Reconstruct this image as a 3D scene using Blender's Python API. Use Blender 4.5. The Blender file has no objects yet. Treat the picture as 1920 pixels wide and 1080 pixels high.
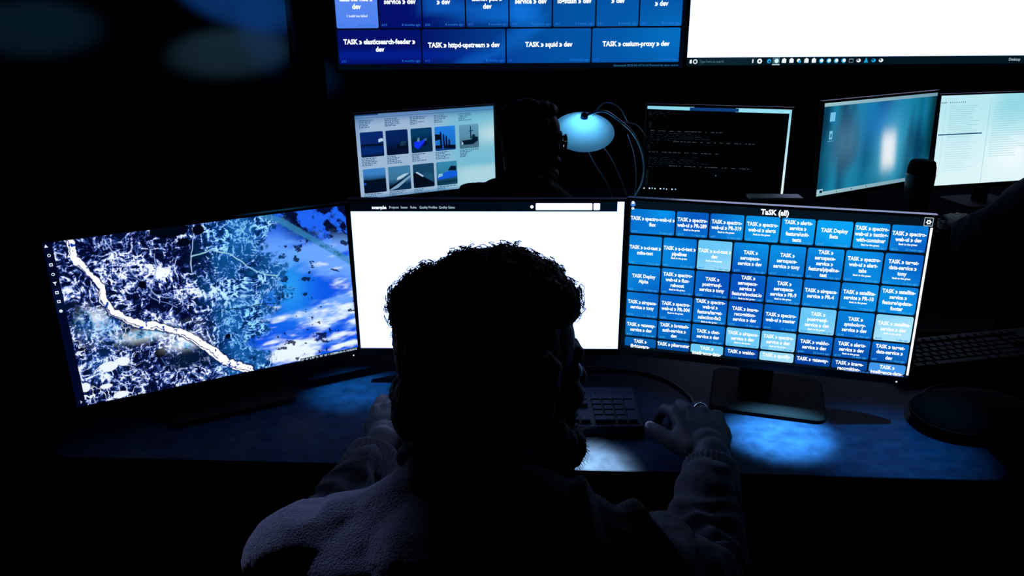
import bpy, bmesh, math, random
import numpy as np
from mathutils import Vector, Matrix, noise
R_ = math.radians
random.seed(7); rng = np.random.default_rng(7)
SC = bpy.context.scene
COL = SC.collection

# ------------------------------------------------------------------ camera
cam_d = bpy.data.cameras.new('camera'); cam = bpy.data.objects.new('camera', cam_d); COL.objects.link(cam)
cam_d.sensor_width = 36; cam_d.lens = 28.125; cam_d.clip_start = .05; cam_d.clip_end = 50
cam.matrix_world = Matrix.Translation((0, 0, 1.45)) @ Matrix.Rotation(R_(90-20.01), 4, 'X') @ Matrix.Rotation(R_(-.22), 4, 'Z')
SC.camera = cam
SC.view_settings.view_transform = 'Standard'
try: SC.view_settings.look = 'None'
except Exception: pass
SC.view_settings.gamma = 1; SC.view_settings.exposure = 0
SC.view_settings.use_curve_mapping = False
# ------------------------------------------------------------------ world: a nearly lightless room
w = bpy.data.worlds.new('world'); SC.world = w; w.use_nodes = True
w.node_tree.nodes['Background'].inputs[0].default_value = (.02, .08, .4, 1)
w.node_tree.nodes['Background'].inputs[1].default_value = .0015
# ------------------------------------------------------------------ added spotlights, out of view, for light patches on desk, glass and shoulder
def spot(name, loc, target, power, color, size, blend, shape=(1, 1, 0), radius=.02):
    l = bpy.data.lights.new(name, 'SPOT'); o = bpy.data.objects.new(name, l); COL.objects.link(o)
    l.energy = power; l.color = color; l.spot_size = R_(size); l.spot_blend = blend; l.shadow_soft_size = radius
    d = Vector(target)-Vector(loc); o.location = loc
    o.rotation_euler = (d.to_track_quat('-Z', 'Y').to_matrix() @ Matrix.Rotation(R_(shape[2]), 3, 'Z')).to_euler(); o.scale = (shape[0], shape[1], 1)
    return o
SPOTS = [
 ((.90, 1.26, 2.60), (.455, 1.19, .75), 3300, (.2, .65, 1), 6.0, 1.0),
 ((.45, 1.25, 2.60), (.10, 1.085, .75), 4200, (1, .80, .60), 6, 1.0),
 ((-.8, 1.25, 2.60), (-.30, 1.36, .75), 560, (.06, .55, 1), 6, 1.0),
 ((1.2, 1.3, 2.60), (.62, 1.15, .75), 260, (.06, .5, 1), 10, 1.0),
 ((-1.25, 2.6, 2.60), (-1.17, 3.6, 1.46), 200, (.04, .32, 1), 15, .6, (1.5, .38, -6)),
 ((-1.05, 2.6, 2.60), (-1.22, 3.6, 1.255), 62, (.45, .95, 1), 14, .7, (1.5, .34, -6)),
 ((-1.45, 2.6, 2.60), (-1.09, 3.6, 1.33), 70, (.03, .25, 1), 8, 1.0),
 ((-1.9, 2.6, 2.60), (-2.05, 3.6, 1.36), 40, (.2, .7, 1), 18, .8, (1.4, .35, -6)),
 ((-1.1, 2.1, 2.60), (-.27, .70, .95), 260, (.42, .52, 1), 9, 1.0),
]
for i, s in enumerate(SPOTS): spot('spotlight_beam', *s)

# ------------------------------------------------------------------ materials
def s2l(c):
    return tuple(((v/255)/12.92 if v/255 <= .04045 else ((v/255+.055)/1.055)**2.4) for v in c)
def mat(name, col, rough=.6, metal=0, bump=None, spec=.5, vary=0, sheen=0, trans=0, subs=0):
    m = bpy.data.materials.new(name); m.use_nodes = True; nt = m.node_tree; b = nt.nodes['Principled BSDF']
    b.inputs['Base Color'].default_value = (*col, 1); b.inputs['Roughness'].default_value = rough
    b.inputs['Metallic'].default_value = metal; b.inputs['Specular IOR Level'].default_value = spec
    if sheen: b.inputs['Sheen Weight'].default_value = sheen
    tc = nt.nodes.new('ShaderNodeTexCoord')
    if vary:
        n = nt.nodes.new('ShaderNodeTexNoise'); n.inputs['Scale'].default_value = vary; n.inputs['Detail'].default_value = 5
        nt.links.new(tc.outputs['Object'], n.inputs['Vector'])
        r = nt.nodes.new('ShaderNodeValToRGB'); r.color_ramp.elements[0].position = .3; r.color_ramp.elements[1].position = .7
        r.color_ramp.elements[0].color = (*[c*.65 for c in col], 1); r.color_ramp.elements[1].color = (*[min(1, c*1.3) for c in col], 1)
        nt.links.new(n.outputs['Fac'], r.inputs['Fac']); nt.links.new(r.outputs['Color'], b.inputs['Base Color'])
    if bump:
        n = nt.nodes.new('ShaderNodeTexNoise'); n.inputs['Scale'].default_value = bump[0]; n.inputs['Detail'].default_value = 3
        nt.links.new(tc.outputs['Object'], n.inputs['Vector'])
        bp = nt.nodes.new('ShaderNodeBump'); bp.inputs['Strength'].default_value = bump[1]; bp.inputs['Distance'].default_value = bump[2] if len(bump) > 2 else .002
        nt.links.new(n.outputs['Fac'], bp.inputs['Height']); nt.links.new(bp.outputs['Normal'], b.inputs['Normal'])
    return m
M = dict(
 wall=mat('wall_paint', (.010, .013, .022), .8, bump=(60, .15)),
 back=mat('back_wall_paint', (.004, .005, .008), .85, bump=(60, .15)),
 ceil=mat('ceiling_paint', (.01, .011, .015), .9, bump=(90, .1)),
 floor=mat('carpet', (.004, .005, .008), .95, bump=(400, .5), vary=90),
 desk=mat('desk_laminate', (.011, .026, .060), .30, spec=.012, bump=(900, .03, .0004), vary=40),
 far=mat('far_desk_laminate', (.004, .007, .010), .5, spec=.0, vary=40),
 desk_edge=mat('desk_edge', (.004, .005, .008), .6),
 steel=mat('black_steel', (.006, .007, .01), .5, .3),
 bezel=mat('black_plastic', (.004, .0045, .006), .5, spec=.3),
 stand=mat('stand_plastic', (.0025, .003, .004), .75, spec=.12),
 gloss=mat('gloss_bezel', (.010, .012, .016), .25),
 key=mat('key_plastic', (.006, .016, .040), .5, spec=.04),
 well=mat('key_well', (.002, .002, .003), .8),
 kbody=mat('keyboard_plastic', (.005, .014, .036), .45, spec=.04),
 rubber=mat('rubber', (.003, .003, .004), .8, spec=.1),
 cable=mat('cable_rubber', (.004, .004, .006), .5),
 wcable=mat('white_cable', (.5, .6, .65), .4),
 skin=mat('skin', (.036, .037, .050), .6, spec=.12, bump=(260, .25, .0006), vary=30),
 nail=mat('nail', (.12, .11, .13), .3),
 hair=mat('dark_hair', (.004, .003, .003), .65, spec=.15, vary=60),
 eye=mat('eye_white', (.22, .22, .24), .3),
 iris=mat('iris', (.03, .02, .01), .2),
 sweater=mat('wool_knit', (.045, .048, .070), .95, spec=.1, bump=(520, 1.0, .003), vary=350, sheen=.25),
 dark_knit=mat('dark_knit', (.012, .013, .016), .95, spec=.1, bump=(500, .8, .002), vary=300, sheen=.15),
 denim=mat('denim', (.01, .014, .03), .9, bump=(600, .5)),
 shoe=mat('shoe_leather', (.006, .005, .005), .5),
 metal=mat('ring_metal', (.75, .8, .85), .15, 1.0),
 chairf=mat('chair_fabric', (.004, .004, .005), .95, bump=(500, .4)),
 frame=mat('glasses_frame', (.003, .003, .004), .35),
 mug=mat('tumbler_metal', (.05, .055, .065), .35, .6),
 matte=mat('black_matte', (.002, .002, .003), .85, spec=.05),
 paper=mat('paper', (.80, .86, .88), .6),
 fix=mat('lamp_housing', (.02, .02, .022), .5, .4),  # shell of the added, unseen spotlights
)
def glassmat(name, tint, rough):
    m = bpy.data.materials.new(name); m.use_nodes = True; b = m.node_tree.nodes['Principled BSDF']
    b.inputs['Base Color'].default_value = (*tint, 1); b.inputs['Roughness'].default_value = rough
    b.inputs['Transmission Weight'].default_value = 1; b.inputs['IOR'].default_value = 1.45
    return m
M['lens'] = glassmat('lens_glass', (1, 1, 1), .0)
def shademat():
    m = bpy.data.materials.new('lamp_shade_fabric'); m.use_nodes = True; nt = m.node_tree
    nt.nodes.remove(nt.nodes['Principled BSDF'])
    t = nt.nodes.new('ShaderNodeBsdfTranslucent'); d = nt.nodes.new('ShaderNodeBsdfDiffuse'); x = nt.nodes.new('ShaderNodeMixShader')
    t.inputs['Color'].default_value = (.50, .80, .95, 1); d.inputs['Color'].default_value = (.25, .45, .6, 1)
    x.inputs[0].default_value = .35
    nt.links.new(t.outputs[0], x.inputs[1]); nt.links.new(d.outputs[0], x.inputs[2]); nt.links.new(x.outputs[0], nt.nodes['Material Output'].inputs['Surface'])
    return m
M['shade'] = shademat()
def scrmat(name, strength, sample):
    m = bpy.data.materials.new(name); m.use_nodes = True; nt = m.node_tree
    nt.nodes.remove(nt.nodes['Principled BSDF'])
    e = nt.nodes.new('ShaderNodeEmission'); a = nt.nodes.new('ShaderNodeVertexColor'); a.layer_name = 'Col'
    nt.links.new(a.outputs['Color'], e.inputs['Color']); e.inputs['Strength'].default_value = strength
    nt.links.new(e.outputs[0], nt.nodes['Material Output'].inputs['Surface'])
    if not sample: m.cycles.emission_sampling = 'NONE'
    return m
M['scr'] = scrmat('display_panel', 1, True)
M['scrn'] = scrmat('display_pixels', 1, False)
M['led'] = scrmat('power_led', 1.6, False)

# ------------------------------------------------------------------ object helpers
def tag(o, label=None, cat=None, group=None, kind=None):
    for k, v in (('label', label), ('category', cat), ('group', group), ('kind', kind)):
        if v: o[k] = v
    return o
def empty(name, loc, rz=0, **kw):
    o = bpy.data.objects.new(name, None); COL.objects.link(o); o.location = loc; o.rotation_euler = (0, 0, rz); o.empty_display_size = .05
    return tag(o, **kw)
def link(name, me, m, parent=None, smooth=False):
    if m is not None and len(me.materials) == 0: me.materials.append(m)
    o = bpy.data.objects.new(name, me); COL.objects.link(o)
    if parent: o.parent = parent
    if smooth:
        me.polygons.foreach_set('use_smooth', [True]*len(me.polygons)); me.update()
    return o
def bmo(name, bm, m, parent=None, smooth=False):
    me = bpy.data.meshes.new(name); bmesh.ops.recalc_face_normals(bm, faces=bm.faces); bm.to_mesh(me); bm.free()
    return link(name, me, m, parent, smooth)
def box(bm, lo, hi, bev=0, seg=2, mtx=None):
    vs = [bm.verts.new((x, y, z)) for x in (lo[0], hi[0]) for y in (lo[1], hi[1]) for z in (lo[2], hi[2])]
    idx = [(0, 1, 3, 2), (4, 6, 7, 5), (0, 4, 5, 1), (2, 3, 7, 6), (0, 2, 6, 4), (1, 5, 7, 3)]
    fs = [bm.faces.new([vs[i] for i in f]) for f in idx]
    geo = vs
    if bev:
        es = list({e for f in fs for e in f.edges})
        r = bmesh.ops.bevel(bm, geom=es, offset=bev, segments=seg, affect='EDGES', profile=.5)
        geo = list({v for f in r['faces'] for v in f.verts} | {v for v in vs if v.is_valid})
    if mtx is not None:
        for v in geo:
            if v.is_valid: v.co = mtx @ v.co
def rbox(bm, cx, cy, z0, z1, wx, wy, r, n=5, top=0):
    """rounded rectangle prism, optional chamfer on top"""
    pts = []
    for qx, qy, a0 in ((1, 1, 0), (-1, 1, 90), (-1, -1, 180), (1, -1, 270)):
        for k in range(n+1):
            a = R_(a0+90*k/n); pts.append((qx*(wx/2-r)+r*math.cos(a), qy*(wy/2-r)+r*math.sin(a)))
    def ring(z, ins): return [bm.verts.new((cx+x*(1-2*ins/wx), cy+y*(1-2*ins/wy), z)) for x, y in pts]
    rs = [ring(z0, 0), ring(z1-top, 0)] + ([ring(z1, top)] if top else [])
    for a, b in zip(rs, rs[1:]):
        for i in range(len(pts)):
            j = (i+1) % len(pts); bm.faces.new((a[i], a[j], b[j], b[i]))
    bm.faces.new(rs[0][::-1]); bm.faces.new(rs[-1])
def lathe(bm, prof, n=32, mtx=None, cap=True):
    rings = []
    for r, z in prof:
        rings.append([bm.verts.new((r*math.cos(2*math.pi*k/n), r*math.sin(2*math.pi*k/n), z)) for k in range(n)])
    for a, b in zip(rings, rings[1:]):
        for i in range(n):
            j = (i+1) % n; bm.faces.new((a[i], a[j], b[j], b[i]))
    if cap: bm.faces.new(rings[0][::-1]); bm.faces.new(rings[-1])
    if mtx is not None:
        for rg in rings:
            for v in rg: v.co = mtx @ v.co
def tube(bm, pts, rad, n=8, closed=False):
    pts = [Vector(p) for p in pts]; rr = rad if hasattr(rad, '__len__') else [rad]*len(pts)
    rings = []; up = None
    for i, p in enumerate(pts):
        a = pts[max(0, i-1)]; b = pts[min(len(pts)-1, i+1)]
        if closed: a = pts[i-1]; b = pts[(i+1) % len(pts)]
        d = (b-a).normalized()
        if up is None: up = Vector((0, 0, 1)) if abs(d.z) < .9 else Vector((1, 0, 0))
        s = d.cross(up); 
        if s.length < 1e-5: s = d.orthogonal()
        s.normalize(); up = s.cross(d).normalized()
        rings.append([bm.verts.new(p+(s*math.cos(2*math.pi*k/n)+up*math.sin(2*math.pi*k/n))*rr[i]) for k in range(n)])
    pr = list(zip(rings, rings[1:]))+([(rings[-1], rings[0])] if closed else [])
    for a, b in pr:
        for k in range(n):
            j = (k+1) % n; bm.faces.new((a[k], a[j], b[j], b[k]))
    if not closed: bm.faces.new(rings[0][::-1]); bm.faces.new(rings[-1])
def spline(pts, n=8):
    P = [Vector(p) for p in pts]; P = [P[0]*2-P[1]]+P+[P[-1]*2-P[-2]]; out = []
    for i in range(1, len(P)-2):
        for k in range(n):
            t = k/n; a, b, c, d = P[i-1:i+3]
            out.append(.5*((2*b)+(c-a)*t+(2*a-5*b+4*c-d)*t*t+(3*b-a-3*c+d)*t**3))
    out.append(P[-2]); return out
# closed volumes for organic unions
def ell(bm, c, r, mtx=None, seg=20):
    m = Matrix.Translation(c) @ Matrix.Diagonal((*r, 1))
    if mtx is not None: m = mtx @ m
    bmesh.ops.create_uvsphere(bm, u_segments=seg, v_segments=seg//2+2, radius=1, matrix=m)
def cap(bm, p0, r0, p1, r1, seg=18, flat=None):
    """tapered capsule; flat=(axis, factor) squashes the section along a world axis"""
    p0 = Vector(p0); p1 = Vector(p1); d = p1-p0; L = d.length; d.normalize()
    q = d.to_track_quat('Z', 'Y').to_matrix(); prof = []
    for k in range(1, 6): a = -math.pi/2*(1-k/6); prof.append((r0*math.cos(a), r0*math.sin(a)))
    for k in range(0, 5): t = k/4; prof.append((r0+(r1-r0)*t, L*t))
    for k in range(1, 6): a = math.pi/2*k/6; prof.append((r1*math.cos(a), L+r1*math.sin(a)))
    rings = []
    for r, z in prof:
        rg = []
        for k in range(seg):
            a = 2*math.pi*k/seg; v = q @ Vector((r*math.cos(a), r*math.sin(a), 0))
            if flat: ax = Vector(flat[0]).normalized(); v -= ax*(v.dot(ax))*(1-flat[1])
            rg.append(bm.verts.new(p0+d*z+v))
        rings.append(rg)
    for a, b in zip(rings, rings[1:]):
        for i in range(seg): j = (i+1) % seg; bm.faces.new((a[i], a[j], b[j], b[i]))
    bm.faces.new(rings[0][::-1]); bm.faces.new(rings[-1])
def union(bm, voxel, smooth=6, fac=.5):
    """fuse overlapping closed volumes into one continuous skin"""
    me = bpy.data.meshes.new('tmp'); bmesh.ops.recalc_face_normals(bm, faces=bm.faces); bm.to_mesh(me); bm.free()
    o = bpy.data.objects.new('tmp', me); COL.objects.link(o)
    md = o.modifiers.new('r', 'REMESH'); md.mode = 'VOXEL'; md.voxel_size = voxel; md.use_smooth_shade = True
    if smooth: s = o.modifiers.new('s', 'SMOOTH'); s.iterations = smooth; s.factor = fac
    dg = bpy.context.evaluated_depsgraph_get(); dg.update()
    out = bpy.data.meshes.new_from_object(o.evaluated_get(dg)); bpy.data.objects.remove(o); bpy.data.meshes.remove(me)
    out.materials.clear()
    return out
def displace(me, fn):
    n = len(me.vertices); co = np.empty(n*3); me.vertices.foreach_get('co', co); co = co.reshape(-1, 3)
    no = np.empty(n*3); me.vertices.foreach_get('normal', no); no = no.reshape(-1, 3)
    d = np.array([fn(Vector(c)) for c in co]); me.vertices.foreach_set('co', (co+no*d[:, None]).ravel()); me.update()

# ------------------------------------------------------------------ display helpers
class Pix:
    """flat coloured shapes lying on a display, u,v in 0..1, built at the panel's real size"""
    def __init__(s, W, H): s.W, s.H, s.v, s.f, s.c = W, H, [], [], []
    def P(s, u, v, d): return ((u-.5)*s.W, -d, (v-.5)*s.H)
    def poly(s, pts, col, d=.0006):
        b = len(s.v); s.v += [s.P(u, v, d) for u, v in pts]; s.f.append(tuple(range(b, b+len(pts))))
        cols = col if isinstance(col, list) else [col]*len(pts); s.c.append(cols)
    def rect(s, u0, v0, u1, v1, col, d=.0006): s.poly([(u0, v0), (u1, v0), (u1, v1), (u0, v1)], col, d)
    def disc(s, u, v, r, col, d=.0006, n=14, ry=None):
        a = s.W/s.H; s.poly([(u+r*math.cos(2*math.pi*k/n), v+(ry if ry else r*a)*math.sin(2*math.pi*k/n)) for k in range(n)], col, d)
    def rrect(s, u0, v0, u1, v1, r, fn, d=.0006, n=5):
        """rounded tile with a colour function, fan of a grid"""
        a = s.W/s.H; N = 6
        def inset(v):  # horizontal inset near corners
            dv = min(v-v0, v1-v)/(r*a)
            return 0 if dv >= 1 else r*(1-math.sqrt(max(0, 1-(1-max(dv, 0))**2)))
        vs = sorted({v0, v0+r*a*.12, v0+r*a*.4, v0+r*a, v1-r*a, v1-r*a*.4, v1-r*a*.12, v1} | {v0+(v1-v0)*k/4 for k in (1, 2, 3)})
        vs = [v for v in vs if v0 <= v <= v1]
        b = len(s.v); cc = []
        for v in vs:
            i = inset(v)
            for k in range(N+1):
                u = u0+i+(u1-u0-2*i)*k/N; s.v.append(s.P(u, v, d)); cc.append(fn(u, v))
        for j in range(len(vs)-1):
            for k in range(N):
                q = [j*(N+1)+k, j*(N+1)+k+1, (j+1)*(N+1)+k+1, (j+1)*(N+1)+k]
                s.f.append(tuple(b+x for x in q)); s.c.append([cc[x] for x in q])
    def build(s, name, parent, m='scrn'):
        me = bpy.data.meshes.new(name); me.from_pydata(s.v, [], s.f)
        a = me.color_attributes.new('Col', 'FLOAT_COLOR', 'CORNER')
        a.data.foreach_set('color', np.array([(*c[:3], 1) for cs in s.c for c in cs], dtype=np.float32).ravel())
        return link(name, me, M[m], parent)
def grid_panel(name, W, H, nx, ny, colfn, parent, m='scr', arr=None):
    """display surface as a grid, colfn(U,V)->(N,3) linear colours"""
    u = np.linspace(0, 1, nx+1); v = np.linspace(0, 1, ny+1); U, V = np.meshgrid(u, v)
    co = np.stack([(U-.5)*W, np.zeros_like(U), (V-.5)*H], -1).reshape(-1, 3)
    i = np.arange(nx*ny); a = (i//nx)*(nx+1)+i % nx; F = np.stack([a, a+1, a+nx+2, a+nx+1], 1)
    me = bpy.data.meshes.new(name); me.vertices.add(len(co)); me.vertices.foreach_set('co', co.ravel())
    me.loops.add(F.size); me.loops.foreach_set('vertex_index', F.ravel().astype(np.int32))
    me.polygons.add(len(F)); me.polygons.foreach_set('loop_start', np.arange(0, F.size, 4, dtype=np.int32))
    me.update(calc_edges=True)
    c = colfn(U.ravel(), V.ravel()); at = me.color_attributes.new('Col', 'FLOAT_COLOR', 'POINT')
    at.data.foreach_set('color', np.hstack([c, np.ones((len(c), 1))]).astype(np.float32).ravel())
    return link(name, me, M[m], parent)
TXT = []
def text(parent, W, H, u, v, body, size, col, align='CENTER', bold=0, space=1.0, d=.0010, sx=1, rot=0):
    TXT.append((parent, W, H, u, v, body, size, col, align, bold, space, d, sx))
def flush_text():
    """turn the lettering into one mesh per display"""
    objs = []
    for t in TXT:
        cu = bpy.data.curves.new('t', 'FONT'); cu.body = t[5]; cu.size = t[6]; cu.align_x = t[8]; cu.align_y = 'CENTER'
        cu.offset = t[9]; cu.space_line = t[10]; cu.resolution_u = 2
        o = bpy.data.objects.new('t', cu); COL.objects.link(o); objs.append(o)
    dg = bpy.context.evaluated_depsgraph_get(); dg.update(); by = {}
    for o, t in zip(objs, TXT):
        me = bpy.data.meshes.new_from_object(o.evaluated_get(dg))
        by.setdefault(t[0], []).append((me, t))
    for o in objs: bpy.data.objects.remove(o)
    for par, lst in by.items():
        V, F, C = [], [], []
        for me, t in lst:
            b = len(V); W, H = t[1], t[2]
            V += [((t[3]-.5)*W+v.co.x*t[12], -t[11], (t[4]-.5)*H+v.co.y) for v in me.vertices]
            for p in me.polygons: F.append([b+i for i in p.vertices]); C += [t[7]]*len(p.vertices)
        me = bpy.data.meshes.new('lettering'); me.from_pydata(V, [], F)
        a = me.color_attributes.new('Col', 'FLOAT_COLOR', 'CORNER')
        a.data.foreach_set('color', np.array([(*c[:3], 1) for c in C], dtype=np.float32).ravel())
        link('lettering', me, M['scrn'], par)
def smooth(a, b, x): t = np.clip((x-a)/(b-a), 0, 1); return t*t*(3-2*t)
_perm = rng.random((257, 257))
def vnoise(x, y, s=0):
    x = x+s*17.31; y = y+s*9.77; xi = np.floor(x).astype(int); yi = np.floor(y).astype(int); fx = x-xi; fy = y-yi
    fx = fx*fx*(3-2*fx); fy = fy*fy*(3-2*fy); g = lambda a, b: _perm[a % 257, b % 257]
    return (g(xi, yi)*(1-fx)+g(xi+1, yi)*fx)*(1-fy)+(g(xi, yi+1)*(1-fx)+g(xi+1, yi+1)*fx)*fy
def fbm(x, y, o=4, s=0):
    r = 0; a = .5; n = 0
    for i in range(o): r = r+a*vnoise(x, y, s+i*3); n += a; a *= .55; x = x*2.03; y = y*2.03
    return r/n
def ridge(x, y, o=3, s=0):
    r = 0; a = .5; n = 0
    for i in range(o): r = r+a*(1-np.abs(2*vnoise(x, y, s+i*5)-1)*1.9); n += a; a *= .6; x = x*2.1; y = y*2.1
    return r/n
def mixc(a, b, t): return a*(1-t)[:, None]+b*t[:, None]

# ================================================================== ROOM
def wallbox(name, lo, hi, m):
    bm = bmesh.new(); box(bm, lo, hi); o = bmo(name, bm, m); tag(o, kind='structure'); return o
wallbox('floor', (-2.9, -1.5, -.1), (3.6, 3.95, 0), M['floor'])
wallbox('ceiling', (-2.9, -1.5, 2.7), (3.6, 3.95, 2.8), M['ceil'])
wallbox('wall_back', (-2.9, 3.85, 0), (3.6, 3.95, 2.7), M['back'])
wallbox('wall_left', (-2.9, -1.4, 0), (-2.8, 3.85, 2.7), M['wall'])
wallbox('wall_right', (3.5, -1.4, 0), (3.6, 3.85, 2.7), M['wall'])
wallbox('wall_front', (-2.9, -1.5, 0), (3.6, -1.4, 2.7), M['wall'])
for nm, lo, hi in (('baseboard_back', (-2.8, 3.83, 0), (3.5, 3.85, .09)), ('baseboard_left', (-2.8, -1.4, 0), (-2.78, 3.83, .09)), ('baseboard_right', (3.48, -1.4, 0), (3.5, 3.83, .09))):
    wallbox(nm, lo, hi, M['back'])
# unseen fittings modelled round the added spotlights
for i, s in enumerate(SPOTS):
    e = empty('ceiling_spotlight', (s[0][0], s[0][1], 2.7), label=['black ceiling spotlight over the right hand on the mouse', 'black ceiling spotlight over the near desk edge beside the seated man', 'black ceiling spotlight over the left end of the near desk', 'black ceiling spotlight over the right end of the near desk', 'black ceiling spotlight washing the top right of the glass partition blue', 'black ceiling spotlight washing a pale band across the glass partition', 'black ceiling spotlight making a round blue patch on the glass partition', 'black ceiling spotlight washing the far left of the glass partition', 'black ceiling spotlight aimed at the left shoulder of the seated man'][i], cat='spotlight')
    d = (Vector(s[1])-Vector(s[0])).normalized(); q = d.to_track_quat('-Z', 'Y').to_matrix().to_4x4()
    bm = bmesh.new(); lathe(bm, [(.034, -.02), (.036, .0), (.036, .06), (.02, .068)], 24, Matrix.Translation((0, 0, -.10)) @ q, cap=False)
    bmo('housing', bm, M['fix'], e, True)
    bm = bmesh.new(); lathe(bm, [(.04, -.012), (.045, -.008), (.045, 0)], 24); lathe(bm, [(.008, -.05), (.008, -.01)], 12); bmo('ceiling_mount', bm, M['fix'], e)
# glass partition on the left in front of the back wall
e = empty('glass_partition', (-1.66, 3.62, 0), label='tall dark glass partition panel left of the wall screens', cat='partition')
bm = bmesh.new(); box(bm, (-.70, 0, .05), (.70, .012, 2.65)); bmo('glass_panel', bm, mat('dark_glass', (.035, .05, .075), .38, spec=.6, vary=.9), e)
for x in (-.72, .70):
    bm = bmesh.new(); box(bm, (x, -.015, 0), (x+.02, .03, 2.7), .002); bmo('frame_post', bm, M['steel'], e)
for z in (0, 2.65):
    bm = bmesh.new(); box(bm, (-.70, -.015, z), (.70, .03, z+.05), .002); bmo('frame_rail', bm, M['steel'], e)

# ================================================================== DESKS
def desk(name, cx, cy, wx, wy, z, yaw, label, r=.045, top='desk'):
    e = empty(name, (cx, cy, 0), R_(yaw), label=label, cat='desk')
    bm = bmesh.new(); rbox(bm, 0, 0, z-.028, z-.0015, wx-.002, wy-.002, r, 8); bmo('edge_band', bm, M['desk_edge'], e)
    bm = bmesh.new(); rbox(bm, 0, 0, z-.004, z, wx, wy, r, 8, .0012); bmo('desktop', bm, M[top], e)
    for sx in (-1, 1):
        bm = bmesh.new(); x = sx*(wx/2-.12)
        box(bm, (x-.03, -.03, .03), (x+.03, .03, z-.028), .004); box(bm, (x-.035, -wy/2+.06, 0), (x+.035, wy/2-.06, .03), .006); box(bm, (x-.03, -wy/2+.1, z-.06), (x+.03, wy/2-.1, z-.028), .004)
        bmo('leg', bm, M['steel'], e)
    bm = bmesh.new(); box(bm, (-wx/2+.15, wy/2-.12, z-.35), (wx/2-.15, wy/2-.10, z-.06)); bmo('modesty_panel', bm, M['steel'], e)
    return e
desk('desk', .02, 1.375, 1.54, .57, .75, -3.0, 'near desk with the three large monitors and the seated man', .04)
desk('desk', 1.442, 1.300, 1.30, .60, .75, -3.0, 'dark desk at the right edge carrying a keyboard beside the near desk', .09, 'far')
desk('desk', .55, 2.62, 2.9, .86, .75, 0, 'far desk with the row of smaller monitors and the lamp', .03, 'far')

# ================================================================== MONITORS
def rotm(y, t, r): return Matrix.Rotation(y, 4, 'Z') @ Matrix.Rotation(t, 4, 'X') @ Matrix.Rotation(r, 4, 'Y')
def monitor(p, label, z0=.75, bez=.0045, bot=.013, tv=False, led=None, frame='bezel', base=(.22, .17), neck=True, group=None, name='monitor', sbx=0):
    x, y, z, yaw, tilt, roll, W, H = p; z += 1.45
    e = empty(name, (x, y, z if tv else z0), label=label, cat='television' if tv else 'monitor', group=group)
    T = Matrix.Translation((0, 0, 0 if tv else z-z0)) @ rotm(yaw, tilt, roll)
    # casing: bezel ring + rear shell
    bm = bmesh.new(); w2, h2 = W/2, H/2
    o = [(-w2-bez, -h2-bot), (w2+bez, -h2-bot), (w2+bez, h2+bez), (-w2-bez, h2+bez)]; i_ = [(-w2, -h2), (w2, -h2), (w2, h2), (-w2, h2)]
    ring = lambda pts, yy: [bm.verts.new((a, yy, b)) for a, b in pts]
    A, B, C = ring(i_, .001), ring(i_, -.0025), ring(o, -.0025)
    D = ring(o, .012); k = .86; E = ring([(a*k, b*k) for a, b in o], .028 if not tv else .06)
    for p_, q_ in ((A, B), (B, C), (C, D), (D, E)):
        for n in range(4): m_ = (n+1) % 4; bm.faces.new((p_[n], p_[m_], q_[m_], q_[n]))
    bm.faces.new(E); bm.faces.new(A[::-1])
    c = bmo('casing', bm, M[frame], e); c.matrix_local = T
    if led:
        px = Pix(W, H); px.disc(led[0], led[1], .0026, (.9, 1, 1.2), .0032); l = px.build('power_light', e, 'led'); l.matrix_local = T
    if not tv and neck:
        # rotation-only yaw stand
        Y = Matrix.Rotation(yaw, 4, 'Z'); hz = z-z0
        bm = bmesh.new(); box(bm, (-.03, .03, .008), (.03, .048, hz-.02), .005, mtx=Y); bm2 = bm
        box(bm, (-.05, .024, hz-.06), (.05, .04, hz+.04), .004, mtx=Y); bmo('stand_neck', bm, M['stand'], e)
        bm = bmesh.new(); rbox(bm, sbx, .03, .0005, .010, base[0], base[1], .02, 5, .003)
        for v in bm.verts: v.co = Y @ v.co
        bmo('stand_base', bm, M['stand'], e)
    if tv:
        bm = bmesh.new(); box(bm, (-.2, .045, -.15), (.2, 3.849-y, .15)); bmo('wall_bracket', bm, M['steel'], e)
    return e, T, W, H
def setscr(o, T): o.matrix_local = T; o.name = 'screen'; return o
L = s2l
# fitted placements: x, y, z(rel. camera), yaw, tilt, roll, width, height
PL = (-.5180, 1.3113, -.5018, .4841, -.0440, -.0054, .4861, .2860)
PC = (-.0440, 1.3837, -.4828, -.0171, .0060, .0002, .4864, .2851)
PR = (.4426, 1.3062, -.4766, -.2886, -.0344, -.0064, .4882, .2806)
def sc(p, k): return (p[0]*k, p[1]*k, p[2]*k, p[3], p[4], p[5], p[6]*k, p[7]*k)
PB1 = sc((-.3204, 3.0859, -.5615, .4518, -.0398, -.0018, .5604, .3139), .9)
PB2 = sc((.8111, 3.1826, -.5809, -.2187, -.0570, .0030, .5512, .3375), .9)
PB3 = sc((1.2282, 2.6798, -.4642, .5120, -.0382, -.0019, .5663, .2961), .9)
PB4 = sc((1.8146, 2.9795, -.5010, .2326, -.0800, .0000, .5565, .3244), .93)
PT1 = (-.0052, 3.7725, .1339, 0, 0, -.0033, 1.5691, .8853)
PT2 = (1.5979, 3.7725, .1468, 0, 0, -.0031, 1.60, .8859)

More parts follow.
